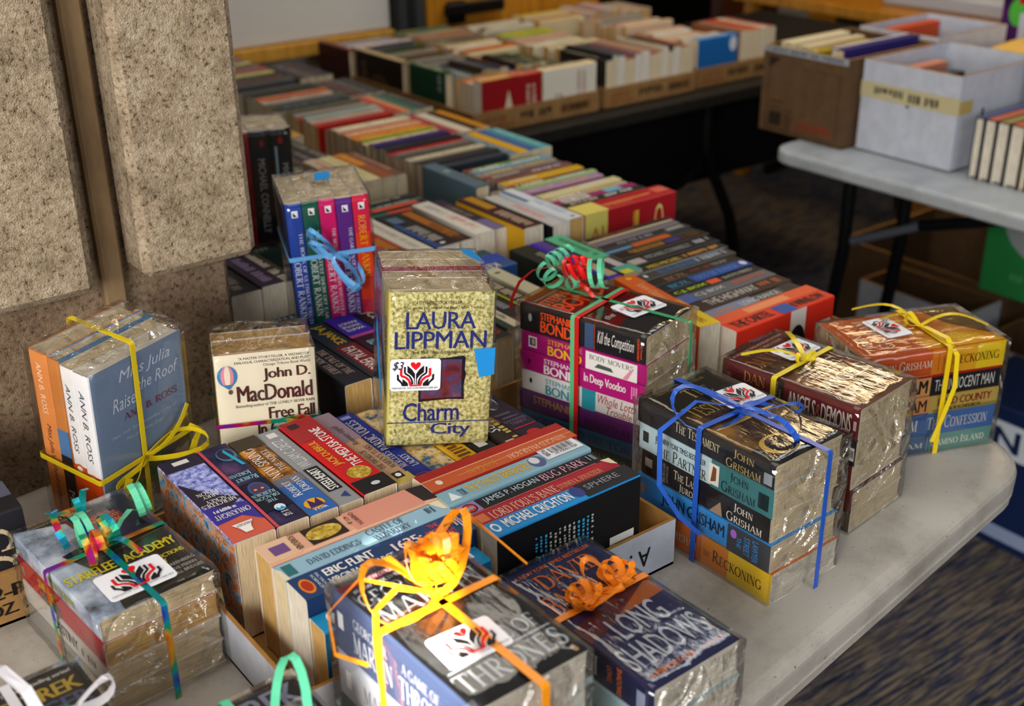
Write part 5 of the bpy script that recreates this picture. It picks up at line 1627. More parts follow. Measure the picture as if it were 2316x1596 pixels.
def left_tray():
    tray('cardboard_tray', 'brown carton tray with large black printed lettering beside the pillar', -0.16, 1.062, 0.224, 1.30, 0.058, 'board_brown', 'board_inside',
         marks=[('front', [('t', '12-PA', .845, .52, .992, .76, '#1a1512', 'B'), ('t', 'OZ. BO', .85, .20, .995, .42, '#1a1512', 'B')])])
    wh = '#cfd0d4'
    bs = [
        spec('#201f24', .030, [('w', .1, .3, .5, .7, wh, 3)], lb='black paperback with large pale letters', W=.115, L=.178, fc='#201f24', fr=[('w', .05, .46, .95, .66, '#b8a888', 41), ('t', 'COO', .12, .70, .98, .92, '#b8a888', 's')]),
        spec('#5a5c70', .036, [('e', .13, .55, .03, .2, wh)], lb='grey-violet paperback', W=.112, L=.178, sv=[('t', 'TERRY', .15, .70, .85, .75, wh, 's'), ('t', 'GOODKIND', .05, .63, .95, .68, wh, 's'), ('t', 'TOR', .3, .87, .7, .90, wh), ('e', .5, .83, .2, .025, wh)]),
        spec('#1c2024', .016, [('t', 'ACE', .06, .3, .12, .7, '#9ac0c8'), ('w', .3, .3, .8, .7, '#9ac0c8', 8)], lb='thin black paperback', W=.110, L=.174),
        spec('#4a3a78', .037, [('r', .0, .55, 1, 1, '#3a3a80')], lb='purple paperback with white logo', W=.110, L=.176, sv=[('t', 'TOR', .25, .87, .75, .92, wh, 'B'), ('t', 'fantasy', .3, .83, .7, .86, wh), ('r', .3, .78, .7, .82, '#8a3a4a')]),
        spec('#1c7f92', .032, [('w', .2, .3, .8, .7, '#a0d0d8', 8)], lb='teal paperback', W=.108, L=.174),
        spec('#2a4a3a', .030, [('w', .2, .3, .8, .7, '#a0b0a8', 9)], lb='dark green paperback', W=.106, L=.174),
    ]
    row('F', .040, 1.068, .0035, bs, 'from front, printed tray by the pillar', 'paperbacks in the printed brown tray')


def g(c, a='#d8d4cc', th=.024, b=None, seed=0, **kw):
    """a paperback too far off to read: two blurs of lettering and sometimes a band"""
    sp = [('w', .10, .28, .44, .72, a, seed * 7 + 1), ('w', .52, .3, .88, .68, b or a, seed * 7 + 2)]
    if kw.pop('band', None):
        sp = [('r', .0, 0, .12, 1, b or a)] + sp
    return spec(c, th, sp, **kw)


def middle_trays():
    z = .0035
    wh = '#d8d5ce'
    # brown tray just behind the marked one
    tray('cardboard_tray', 'brown tray second back, behind the marked white one, under the sky-blue-ribboned bundle', 0.588, 1.0915, 0.988, 1.369, 0.05, 'board_brown', 'board_inside')
    grp = 'paperbacks in the second tray'
    bl = [
        spec('#15161b', .036, [('t', 'THE TALE OF THE', .42, .52, .86, .8, '#b09a8c', 's'), ('t', 'BODY THIEF', .46, .15, .82, .42, '#b09a8c', 's'), ('e', .2, .5, .06, .35, '#8a6a80')], lb='black paperback with dusty pink lettering', W=.108, L=.178, pg='pages_tan'),
        spec('#1a2c36', .034, [('r', .45, 0, 1, 1, '#6a1a1e'), ('r', 0, 0, 1, .18, '#20262a'), ('t', 'J.A. JANCE', .05, .3, .42, .78, '#d8b01c'), ('t', 'FATAL ERROR', .50, .28, .97, .78, '#d8c8c0')], lb='slate and red paperback with yellow lettering', W=.108, L=.178),
        spec('#2a1420', .038, [('r', 0, 0, .38, 1, '#2f2296'), ('r', .36, 0, .40, 1, '#b04080'), ('v', 'RANDY', .13, .15, .17, .85, wh), ('v', 'WAYNE', .19, .15, .23, .85, wh), ('v', 'WHITE', .25, .15, .29, .85, wh), ('t', 'BLACK WIDOW', .5, .25, .97, .75, '#78b0bc')], lb='violet and black paperback', W=.109, L=.178, bc='#6a1030'),
        spec('#1a181a', .034, [('t', 'JOHN SANDFORD', .06, .25, .9, .75, '#d8cfc0', 'b')], lb='black paperback with fat cream lettering', W=.110, L=.178),
        spec('#2a2a30', .028, [('w', .1, .3, .8, .7, '#b06060', 9)], lb='charcoal paperback', W=.104, L=.174),
        spec('#2a90d0', .031, [('r', .65, 0, 1, 1, '#2a98da'), ('w', .55, .55, .9, .88, '#c04a60', 316), ('w', .55, .2, .92, .5, '#c04a60', 317), ('r', .72, .06, .95, .26, wh)], lb='sky blue paperback with red lettering', W=.106, L=.178, off=-.012, pg='pages_tan'),
        spec('#1c1b1a', .0275, [('t', 'MARIO PUZO', .42, .28, .92, .74, '#c02a30', 'b')], lb='black paperback with red lettering', W=.110, L=.176, off=-.010),
        spec('#26382e', .025, [('r', 0, .45, 1, 1, '#c9bba0'), ('w', .15, .52, .45, .9, '#c07a4a', 307), ('t', 'High Profile', .5, .52, .85, .9, '#4a5a60')], lb='cream and green paperback', W=.112, L=.176, off=.004),
        spec('#1c1e22', .028, [('w', .2, .25, .85, .72, '#8a8e98', 318), ('r', 0, .88, 1, .97, '#3a2a1a')], lb='black paperback with grey lettering', W=.112, L=.145, off=.03),
        spec('#2c241c', .0285, [('r', 0, 0, 1, .16, '#8a9a1c'), ('e', .12, .55, .04, .25, '#b0a890'), ('w', .25, .3, .85, .85, '#b8a890', 319)], lb='brown paperback with a lime edge', W=.113, L=.145, off=.03),
        spec('#b8b294', .0285, [('e', .12, .5, .022, .18, '#4a4a40'), ('r', 0, 0, 1, .12, '#9aa084')], lb='cream paperback with rounded spine', W=.116, L=.145, off=.03),
    ]
    row('P', .594, 1.108, z, bl, 'from left, front row, second tray back', grp)
    row('E', .598, 1.292, z, [g('#22222a', '#a08a60', .024, seed=1, W=.096), g('#2c1e22', '#b0a090', .022, seed=2, W=.096), g('#1c2430', '#90a0b0', .020, seed=3, W=.096)], 'from front, under the sky-blue-ribboned bundle', grp)
    row('F', .803, 1.284, z, [
        spec('#2a4a80', .026, [('t', 'KELLERMAN', .14, .2, .7, .86, '#c8bcb0', 'b'), ('w', .74, .3, .95, .7, '#8a9cc0', 3)], lb='navy paperback with pale tall lettering', W=.114, L=.176),
        spec('#1c3f96', .026, [('t', 'KELLERMAN', .2, .2, .7, .86, '#c8bcb0', 'b')], lb='blue paperback with pale tall lettering', W=.114, L=.176),
        spec('#2a444c', .024, [('w', .2, .3, .8, .6, '#7a8a8c', 3)], lb='dark teal paperback', W=.113, L=.172)], 'from front, crosswise stack, second tray back', grp, seed=4)
    # books against the pillar behind that tray
    row('N', .600, 1.415, z, [
        spec('#141318', .044, [('w', .1, .3, .7, .7, '#6a6258', 3)], lb='thick black paperback with white page ends', W=.118, L=.176, pg='pages_white'),
        spec('#2b2232', .036, [('w', .1, .3, .7, .7, '#7a6a8a', 5)], lb='dark violet paperback with white page ends', W=.120, L=.176, pg='pages_white'),
        g('#3a3330', '#b8b0a0', .03, seed=7, W=.11)], 'from the pillar, behind the sky-blue-ribboned bundle', 'paperbacks beside the pillar')
    # brown tray on the right edge of the near table
    tray('cardboard_tray', 'brown tray at the right table edge, under the thick orange-red paperback', 0.990, 0.915, 1.300, 1.352, 0.052, 'board_brown', 'board_inside',
         marks=[('front', [('t', 'NO', .82, .2, .95, .5, '#1c1712', 'B')])])
    grp = 'paperbacks in the right edge tray'
    row('P', .998, 1.150, z, [
        spec('#1c2220', .036, [('w', .2, .5, .8, .85, '#7a8468', 301), ('w', .5, .2, .95, .45, '#a08a60', 6)], lb='thick black paperback with sage lettering', W=.116, L=.178),
        spec('#3c1ca0', .024, [('r', .0, .3, .55, 1, '#4a3a80'), ('r', .58, .25, .95, .95, '#a89878')], lb='bright violet paperback', W=.116, L=.178),
        spec('#2a1822', .036, [('r', -.02, .15, .62, 1.0, '#4fae80'), ('w', .05, .5, .55, .8, '#2a5a48', 8), ('r', .64, .4, .84, .8, '#b0a8a8'), ('r', .84, .1, 1, 1, '#4a9a8a'), ('r', .92, .1, 1, .6, '#c8c020')], lb='plum paperback with a mint note on it', W=.116, L=.178)], 'from left, back row, right edge tray', grp)
    row('P', .9955, .952, z, [
        spec('#c8281c', .008, [('w', .3, .3, .7, .7, '#e0a090', 304)], lb='scarlet paperback', W=.106, L=.176, pg='pages_white'),
        spec('#d05a18', .032, [('r', .55, 0, .75, 1, '#d8841c'), ('r', .75, 0, 1, 1, '#dcb81c'), ('e', .06, .5, .02, .16, '#e0b020'), ('t', 'John Grisham', .18, .32, .54, .72, '#e8c090', 's'), ('t', 'the Reckoning', .60, .3, .95, .7, '#6a4a14', 's')], lb='orange to yellow paperback', W=.118, L=.190, off=-.006, dz=.004, rz=-8, pg='pages_white')], 'from left, front row, right edge tray', grp)
    cb, og = '#b8bcc2', '#c8702c'
    col = [
        spec('#d2361a', .048, [('r', 0, .55, 1, 1, '#d8582c'), ('r', .30, .62, .72, .92, '#e08a5c'), ('t', 'THE CARTEL', .05, .12, .42, .48, '#241410', 'B'), ('t', 'DON WINSLOW', .52, .1, .95, .45, '#241410', 'B'), ('r', .47, .0, .62, .5, '#2a4f9c')], lb='very thick orange-red paperback', W=.116, L=.186, pg='pages_white', bc='#c82a18',
             bk=[('r', .15, .78, .8, .95, '#17171a'), ('v', 'THE YEAR', .3, .82, .4, .94, '#c8c4bc'), ('r', .1, .60, .6, .62, '#6a1810'), ('r', .1, .64, .6, .66, '#6a1810'), ('r', .1, .68, .6, .70, '#6a1810'), ('r', .0, .30, 1, .46, '#cfcac4'), ('e', .55, .38, .26, .09, '#111114'), ('r', .05, .03, .75, .18, '#cfcac4')]),
        spec('#4a463e', .026, [('r', 0, 0, .55, 1, '#7a8094'), ('t', 'C.J. BOX', .06, .3, .32, .72, og), ('t', 'LONG RANGE', .4, .3, .8, .75, cb), ('r', .85, 0, 1, 1, '#2c2a26')], lb='grey-blue and brown paperback', W=.112, L=.180),
        spec('#33221c', .029, [('t', 'THE HIGHWAY', .18, .22, .70, .82, '#b8b4ae', 'b'), ('w', .74, .25, .95, .75, '#a8542c', 3), ('e', .07, .5, .015, .2, cb)], lb='dark brown paperback with tall white lettering', W=.113, L=.182),
        spec('#5c5c60', .026, [('r', 0, 0, .18, 1, '#4a5c98'), ('t', 'C.J. BOX', .2, .3, .5, .74, '#c0c4c8', 'b'), ('w', .6, .4, .95, .75, '#b0543a', 305)], lb='grey paperback with a blue foot', W=.112, L=.178),
        spec('#17181a', .020, [('t', 'C.J. BOX', .08, .25, .42, .75, '#a8c020', 'B'), ('r', .44, .2, .56, .85, '#d0562c'), ('t', 'SHOTS FIRED', .60, .3, .92, .68, '#a8a498')], lb='black paperback with lime lettering', W=.111, L=.176),
        spec('#141820', .022, [('r', .38, 0, 1, 1, '#24448c'), ('t', 'BOX', .14, .2, .34, .8, '#3f8fb0', 's'), ('t', 'OUT OF RANGE', .42, .25, .88, .78, '#5a90c8', 's'), ('e', .95, .55, .03, .3, '#c8ccd0')], lb='black and blue paperback', W=.111, L=.178),
        spec('#241c1a', .021, [('t', 'BOX', .2, .2, .42, .85, '#8a6a4a', 's'), ('w', .48, .3, .68, .75, '#7a3028', 3), ('t', 'TRAP', .7, .3, .88, .72, '#8a8480')], lb='brown-black paperback', W=.111, L=.176),
        spec('#3f3a36', .025, [('t', 'BLUE HEAVEN', .2, .25, .62, .78, '#3a6a9c', 'b'), ('w', .62, .3, .95, .8, '#9aa4b0', 4), ('e', .06, .5, .015, .2, wh), ('r', 0, .9, 1, 1, '#8a9098')], lb='taupe paperback with blue lettering', W=.112, L=.178),
        spec('#2a2622', .022, [('t', 'MISS MICHEL', .14, .3, .5, .75, '#c8a81c', 'b'), ('w', .55, .35, .95, .8, '#c88a3a', 4)], lb='brown paperback with yellow lettering', W=.111, L=.176),
        spec('#1a1a1b', .031, [('r', .06, .15, .2, .75, '#a89c94'), ('t', 'MICHAEL CONNELLY', .24, .35, .74, .75, '#8d8c88', 'b'), ('w', .8, .4, .97, .8, '#a8a8b0', 3)], lb='black paperback with a white label', W=.112, L=.178),
        spec('#1f1812', .027, [('w', .16, .3, .55, .78, '#9a6a1c', 303), ('r', .56, .3, .72, .8, '#3a2f6a'), ('w', .75, .3, .95, .8, '#5a3c1c', 4)], lb='black paperback with bronze lettering', W=.112, L=.178),
        spec('#262a30', .018, [('r', .3, .2, .72, .9, '#b8561c'), ('r', 0, .3, .28, .7, '#5a8ab0')], lb='dark paperback with an orange band', W=.110, L=.176),
        spec('#2a2628', .020, [('w', .2, .3, .6, .7, '#8a8894', 302), ('r', .75, .2, .95, .7, '#8a8a80')], lb='charcoal paperback with grey lettering', W=.110, L=.176),
        spec('#6a6266', .020, [('r', 0, .8, 1, 1, '#cdbb92')], lb='mauve-grey paperback with a cream edge', W=.110, L=.172),
        spec('#221e1c', .018, [('w', .1, .3, .6, .7, '#8a4a3a', 4)], lb='black paperback with rust lettering', W=.108, L=.174),
    ]
    acc = .920
    for B in col:
        B['off'] = B.get('off', 0) + max(0, acc - .96) * .20 + (.012 if acc > 1.14 else 0)
        acc += B['th'] + .0012
    row('E', 1.042, .920, z, col, 'from near end, right edge tray', grp, jit=.003, seed=3)
    # third group: on the middle table, white page ends towards the near table
    z2 = z
    tray('cardboard_tray', 'brown tray third back, with white page ends to the front', 0.80, 1.372, 1.107, 1.70, 0.05, 'board_brown', 'board_inside')
    grp = 'paperbacks in the third tray'
    row('P', .806, 1.412, z2, [
        g('#2a2412', '#b8a020', .024, seed=11), g('#241a12', '#a09018', .020, seed=12),
        spec('#9c1c12', .036, [('w', .5, .2, .92, .8, '#b07a1c', 310), ('r', .1, .2, .3, .8, '#8a6a50')], lb='red-brown paperback', W=.112, L=.178),
        spec('#c9c2b2', .034, [('e', .5, .5, .02, .12, '#8a7a4a'), ('w', .1, .35, .9, .65, '#b0a898', 4)], lb='white paperback', W=.112, L=.178, pg='pages_white'),
        spec('#16181c', .040, [('r', .3, 0, 1, .3, '#24407c'), ('w', .42, .25, .85, .8, '#a09a90', 308), ('r', .12, .2, .28, .7, '#4a6a80'), ('e', .92, .5, .02, .12, wh)], lb='thick black and blue paperback', W=.113, L=.178, off=-.004, pg='pages_white'),
        spec('#241610', .032, [('r', .05, .25, .85, .8, '#a05c14'), ('w', .45, .3, .95, .7, '#5a3a1c', 5)], lb='dark paperback with a copper band', W=.110, L=.176, off=.004, pg='pages_white'),
        spec('#cfc8bc', .034, [('w', .45, .3, .9, .75, '#c88a80', 309), ('w', .1, .3, .4, .7, '#a8a49c', 5)], lb='white paperback with faded red lettering', W=.117, L=.178, pg='pages_white'),
        spec('#2c2438', .030, [('r', .7, .1, 1, .9, '#6a6088'), ('w', .2, .3, .6, .7, '#7a6a5a', 4)], lb='violet-grey paperback', W=.112, L=.176, pg='pages_white', off=.01),
        spec('#3a1a20', .036, [('w', .5, .25, .95, .75, '#a8947c', 311), ('r', .02, .3, .4, .8, '#a87a1c')], lb='thick maroon paperback with a yellow back cover', W=.120, L=.182, off=-.034, pg='pages_white', bc='#d0a01c', bk=[('w', .1, .3, .25, .9, '#2a2010', 3), ('r', 0, 0, .06, 1, '#3a1a20')]),
    ], 'from left, front row, third tray back', grp)
    row('E', .880, 1.600, z2, [spec('#2f6a5c', .02, [('r', .5, .1, .9, .9, '#c0482c')], W=.104), spec('#22282a', .019, [('r', .4, .2, .9, .9, '#d04a2a')], W=.106), g('#3a5a5c', '#a0b8a8', .016, seed=21, W=.104), g('#20201e', '#a89a80', .019, seed=22, W=.106)], 'from near end, cross row, third tray back', grp)
    row('E', .700, 1.600, z2, [g(c, a, .022, seed=30 + i, W=.0955) for i, (c, a) in enumerate((('#2a3a34', '#8ab0a0'), ('#26221f', '#b0a090'), ('#1c2026', '#90a0b0'), ('#2c2a22', '#b8a878'), ('#232020', '#a09080')))], 'from near end, under the black upright bundle', grp)
    # tray with the red thick book at the right edge of the middle table
    tray('cardboard_tray', 'brown tray under the thick red book with yellow foot', 1.1105, 1.357, 1.386, 1.742, 0.05, 'board_brown', 'board_inside')
    grp = 'paperbacks in the fourth tray'
    row('P', 1.115, 1.370, z2, [
        spec('#b4b0ac', .026, [('w', .35, .3, .8, .7, '#c87a70', 312)], lb='pale grey paperback with coral lettering', W=.116, L=.180, pg='pages_white', bc='#1a1a1c', bk=[('e', .4, .85, .2, .05, '#c01c20'), ('e', .4, .7, .2, .05, '#c01c20')]),
        spec('#c4c8cc', .029, [('r', .0, .0, .4, .3, '#4a6a8c'), ('w', .4, .35, .85, .75, '#9ab0c8', 313), ('r', .93, .4, .96, .6, '#333')], lb='white paperback with pale blue lettering', W=.122, L=.182, pg='pages_tan', off=-.006)], 'from left, front row, tray behind the violet spine', grp)
    row('P', 1.115, 1.575, .0035, [
        spec('#4f6672', .030, [('e', .35, .5, .05, .2, '#8a9a94')], lb='slate blue hardback', W=.128, L=.160, hard=1),
        spec('#1c2430', .022, [('r', .1, .2, .3, .8, '#b8901c'), ('w', .45, .2, .9, .8, '#a8a49c', 306)], lb='navy paperback with a yellow band', W=.112, L=.160),
    ], 'from left, row beside the slate hardback', grp)
    cols = [('#a81c24', .046, 'ai'), ('#8a4a3a', .012, 0), ('#2a241c', .022, 0), ('#8a2a5c', .022, 'tile'), ('#a89478', .016, 0), ('#c0b486', .022, 0), ('#6a3a3a', .018, 0), ('#9a7a98', .020, 0), ('#8aa070', .016, 0), ('#5c3a3c', .018, 0), ('#c0941c', .022, 0),
            ('#6a4440', .02, 0), ('#5a5664', .022, 0), ('#8a7a64', .016, 0), ('#6f8a94', .02, 0), ('#5a8a1c', .018, 0)]
    bs = []
    for i, (c, th, kd) in enumerate(cols):
        if kd == 'ai':
            bs.append(spec(c, th, [('r', 0, 0, .26, 1, '#d0c060'), ('r', .28, .4, .8, .5, '#d08a4a'), ('w', .3, .2, .6, .35, '#c8703a', 4), ('r', .85, .3, 1, .8, '#c8604c')], lb='thick red book with yellow foot', W=.120, L=.196, off=-.011, bc='#9c1a22', hard=1, pg='pages_white',
                           bk=[('r', 0, .76, 1, 1, '#c8bc62'), ('v', 'AI', .55, .80, .8, .95, '#b0702c'), ('t', 'V', .3, .58, .55, .66, '#d0c060', 'B'), ('t', 'i', .6, .42, .9, .48, '#d0a030', 'B'), ('t', 'O', .5, .14, .9, .24, '#d0c070', 'r'), ('l', [(.5, .3), (.55, .4)], .008, '#d0c060')]))
        elif kd == 'tile':
            bs.append(spec(c, th, [('r', .1, .1, .42, .9, '#c8c4be'), ('r', .62, .1, .82, .9, '#6aa4b8'), ('w', .12, .3, .4, .7, '#6a6460', 3)], lb='magenta and white paperback', W=.112, L=.176))
        else:
            bs.append(g(c, ['#cfc4a8', '#3a2c2c', '#b8a898', '#d8c070', '#e0d8d0'][i % 5], th, ['#7a3a3a', '#c8a030', '#d0d0d0'][i % 3], seed=40 + i, W=.110 + .002 * (i % 3), L=.174, band=i % 3 == 0))
    row('E', 1.186, 1.366, z2, bs, 'from near end, column of the thick red book', grp, jit=.004, seed=5)


PAL = ['#221f1b', '#30241c', '#54463a', '#826e54', '#a8987a', '#b0a48c', '#8a8276', '#6a241e', '#8a3220', '#a05018', '#a07418', '#8a8428', '#3e4c26', '#223e32', '#4a6468', '#708890', '#303e66', '#564a6a', '#70545a', '#a87e68',
       '#191c21', '#3a3632', '#6e624a', '#b4a684', '#27232f']


def filler(rng, n, lo=.014, hi=.026, pal=PAL, W=(.100, .116), L=(.168, .18), **kw):
    out = []
    for i in range(n):
        c = rng.choice(pal)
        out.append(g(c, rng.choice(pal), rng.uniform(lo, hi), rng.choice(pal), seed=rng.randrange(999), W=rng.uniform(*W), L=rng.uniform(*L), band=rng.random() < .3, pg=rng.choice(['pages_cream', 'pages_tan', 'pages_tan']), **kw))
    return out


def far_rows():
    rng = random.Random(77)
    z = .0035
    # cream row and neighbours left of the grey hardback
    tray('cardboard_tray', 'brown tray fifth back, beside the slate hardback', 0.83, 1.746, 1.128, 2.118, 0.05, 'board_brown', 'board_inside')
    grp = 'paperbacks in the fifth tray'
    row('P', .985, 1.752, z, [
        spec('#b8a890', .030, [('w', .1, .3, .7, .7, '#c0542c', 3)], lb='cream paperback with orange lettering', W=.116, L=.178), spec('#c8bc8a', .028, [('w', .1, .4, .9, .6, '#a89a5a', 3)], lb='pale yellow paperback', W=.116, L=.178),
        spec('#c07018', .026, [('r', .5, 0, 1, 1, '#8a4a24'), ('w', .1, .3, .5, .7, '#d8a030', 3)], lb='amber paperback', W=.116, L=.178), spec('#6a4438', .022, [('w', .1, .3, .8, .7, '#b08a70', 3)], lb='brown paperback', W=.115, L=.178)], 'from left, before the dark gap, fifth tray back', grp)
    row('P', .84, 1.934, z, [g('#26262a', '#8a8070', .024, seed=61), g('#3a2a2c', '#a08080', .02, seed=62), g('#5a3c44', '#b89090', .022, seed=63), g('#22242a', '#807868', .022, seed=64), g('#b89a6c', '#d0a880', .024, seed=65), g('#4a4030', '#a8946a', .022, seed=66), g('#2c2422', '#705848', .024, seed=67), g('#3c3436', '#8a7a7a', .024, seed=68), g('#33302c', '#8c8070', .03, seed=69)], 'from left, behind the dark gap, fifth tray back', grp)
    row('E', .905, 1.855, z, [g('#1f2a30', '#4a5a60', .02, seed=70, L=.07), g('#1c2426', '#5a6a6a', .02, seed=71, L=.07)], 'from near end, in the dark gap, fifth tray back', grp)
    # column running back along the right edge
    tray('cardboard_tray', 'brown tray with a strip of blue and yellow spines on its right', 1.135, 1.745, 1.432, 2.138, 0.05, 'board_brown', 'board_inside')
    grp = 'paperbacks in the sixth tray'
    c1 = [('#2a3038', .022), ('#23262c', .02), ('#2e2c2a', .018), ('#b0a488', .018), ('#4a463c', .022), ('#6a6258', .018), ('#a81418', .020), ('#1c1a22', .022), ('#241f2a', .018), ('#32265c', .024), ('#c8b48c', .020), ('#8a9030', .016), ('#d07a14', .03), ('#c89468', .024), ('#b0241c', .016), ('#c9b696', .03), ('#8a2a20', .014)]
    row('E', 1.142, 1.752, z, [g(c, '#%02x%02x%02x' % tuple(min(255, int(int(c[i:i + 2], 16) * 1.25) + 12) for i in (1, 3, 5)), th, seed=80 + i, W=.110 + .003 * (i % 2), L=.172) for i, (c, th) in enumerate(c1)], 'from near end, column beside the blue-yellow strip', grp, jit=.003, seed=6)
    row('P', 1.322, 1.752, z, [g('#5c7484', '#8aa0ac', .022, seed=101), g('#d09a1c', '#d8a838', .024, seed=102), g('#2f5c8c', '#4a7aa8', .024, seed=103), g('#4f98a0', '#8ab8a4', .026, seed=104)], 'from left, in the blue-yellow strip', grp)
    row('P', 1.322, 1.945, z, [g('#a03a44', '#b0545c', .026, seed=105), g('#c8bca4', '#d0c8b4', .028, seed=106), g('#2a241c', '#3a3028', .018, seed=107), g('#b87a1c', '#c88a30', .020, seed=108)], 'from left, just beyond the blue-yellow strip', grp)
    tray('cardboard_tray', 'brown tray seventh back, with a red and green side strip', 1.135, 2.150, 1.432, 2.556, 0.05, 'board_brown', 'board_inside')
    grp = 'paperbacks in the seventh tray'
    c2 = ['#b0241c', '#b89a88', '#8fa49c', '#a02028', '#8a8478', '#4a4838', '#7d776c', '#2c3030', '#55524a', '#38584c', '#b8a08c', '#b8582c', '#6f7c80', '#2c3428', '#4c4640', '#3c3a36']
    row('E', 1.142, 2.156, z, [g(c, rng.choice(PAL), .0225, seed=120 + i, W=.108 + .003 * (i % 3), L=.174) for i, c in enumerate(c2)], 'from near end, seventh tray back', grp, jit=.003, seed=7)
    row('P', 1.322, 2.156, z, [g('#a8382c', '#c05a44', .024, seed=141), g('#c87a54', '#d89a78', .022, seed=142), g('#2c6a58', '#4a8a74', .022, seed=143), g('#4a4844', '#6a6660', .028, seed=144)], 'from left, red-green strip, seventh tray back', grp)
    row('P', 1.322, 2.350, z, [g('#3a3834', '#6a645c', .024, seed=145), g('#5a2c2c', '#8a5a54', .022, seed=146), g('#4a4a48', '#7c7870', .024, seed=147), g('#2e2c2a', '#5a5650', .026, seed=148)], 'from left, far dark strip, seventh tray back', grp)
    tray('cardboard_tray', 'brown tray last before the white board, partly behind the pillar', 1.135, 2.570, 1.432, 2.93, 0.05, 'board_brown', 'board_inside')
    c3 = ['#4a4a4c', '#3a3428', '#4c3c30', '#2a2a28', '#c0b048', '#6a5a58', '#a83038', '#7a6a50', '#3a3a3c', '#c8b878', '#5a4a44', '#8a6a60', '#44403c']
    row('E', 1.142, 2.575, z, [g(c, rng.choice(PAL), .0245, seed=160 + i, W=.110, L=.176) for i, c in enumerate(c3)], 'from near end, last tray before the white board', 'paperbacks in the eighth tray', jit=.003, seed=8)
    row('P', 1.330, 2.580, z, [g(c, rng.choice(PAL), .021, seed=180 + i) for i, c in enumerate(('#3a2420', '#6a605c', '#403c3a', '#2c2a28'))], 'from left, side strip, last tray before the board', 'paperbacks in the eighth tray')
    row('P', .84, 2.125, z, [g(c, rng.choice(PAL), .027, seed=190 + i) for i, c in enumerate(('#403634', '#332e2a', '#2a2826', '#5a4c44', '#3c3836', '#2e2a2a', '#4a4038', '#38342f', '#b89020'))], 'from left, loose row behind the fifth tray', 'paperbacks behind the fifth tray')


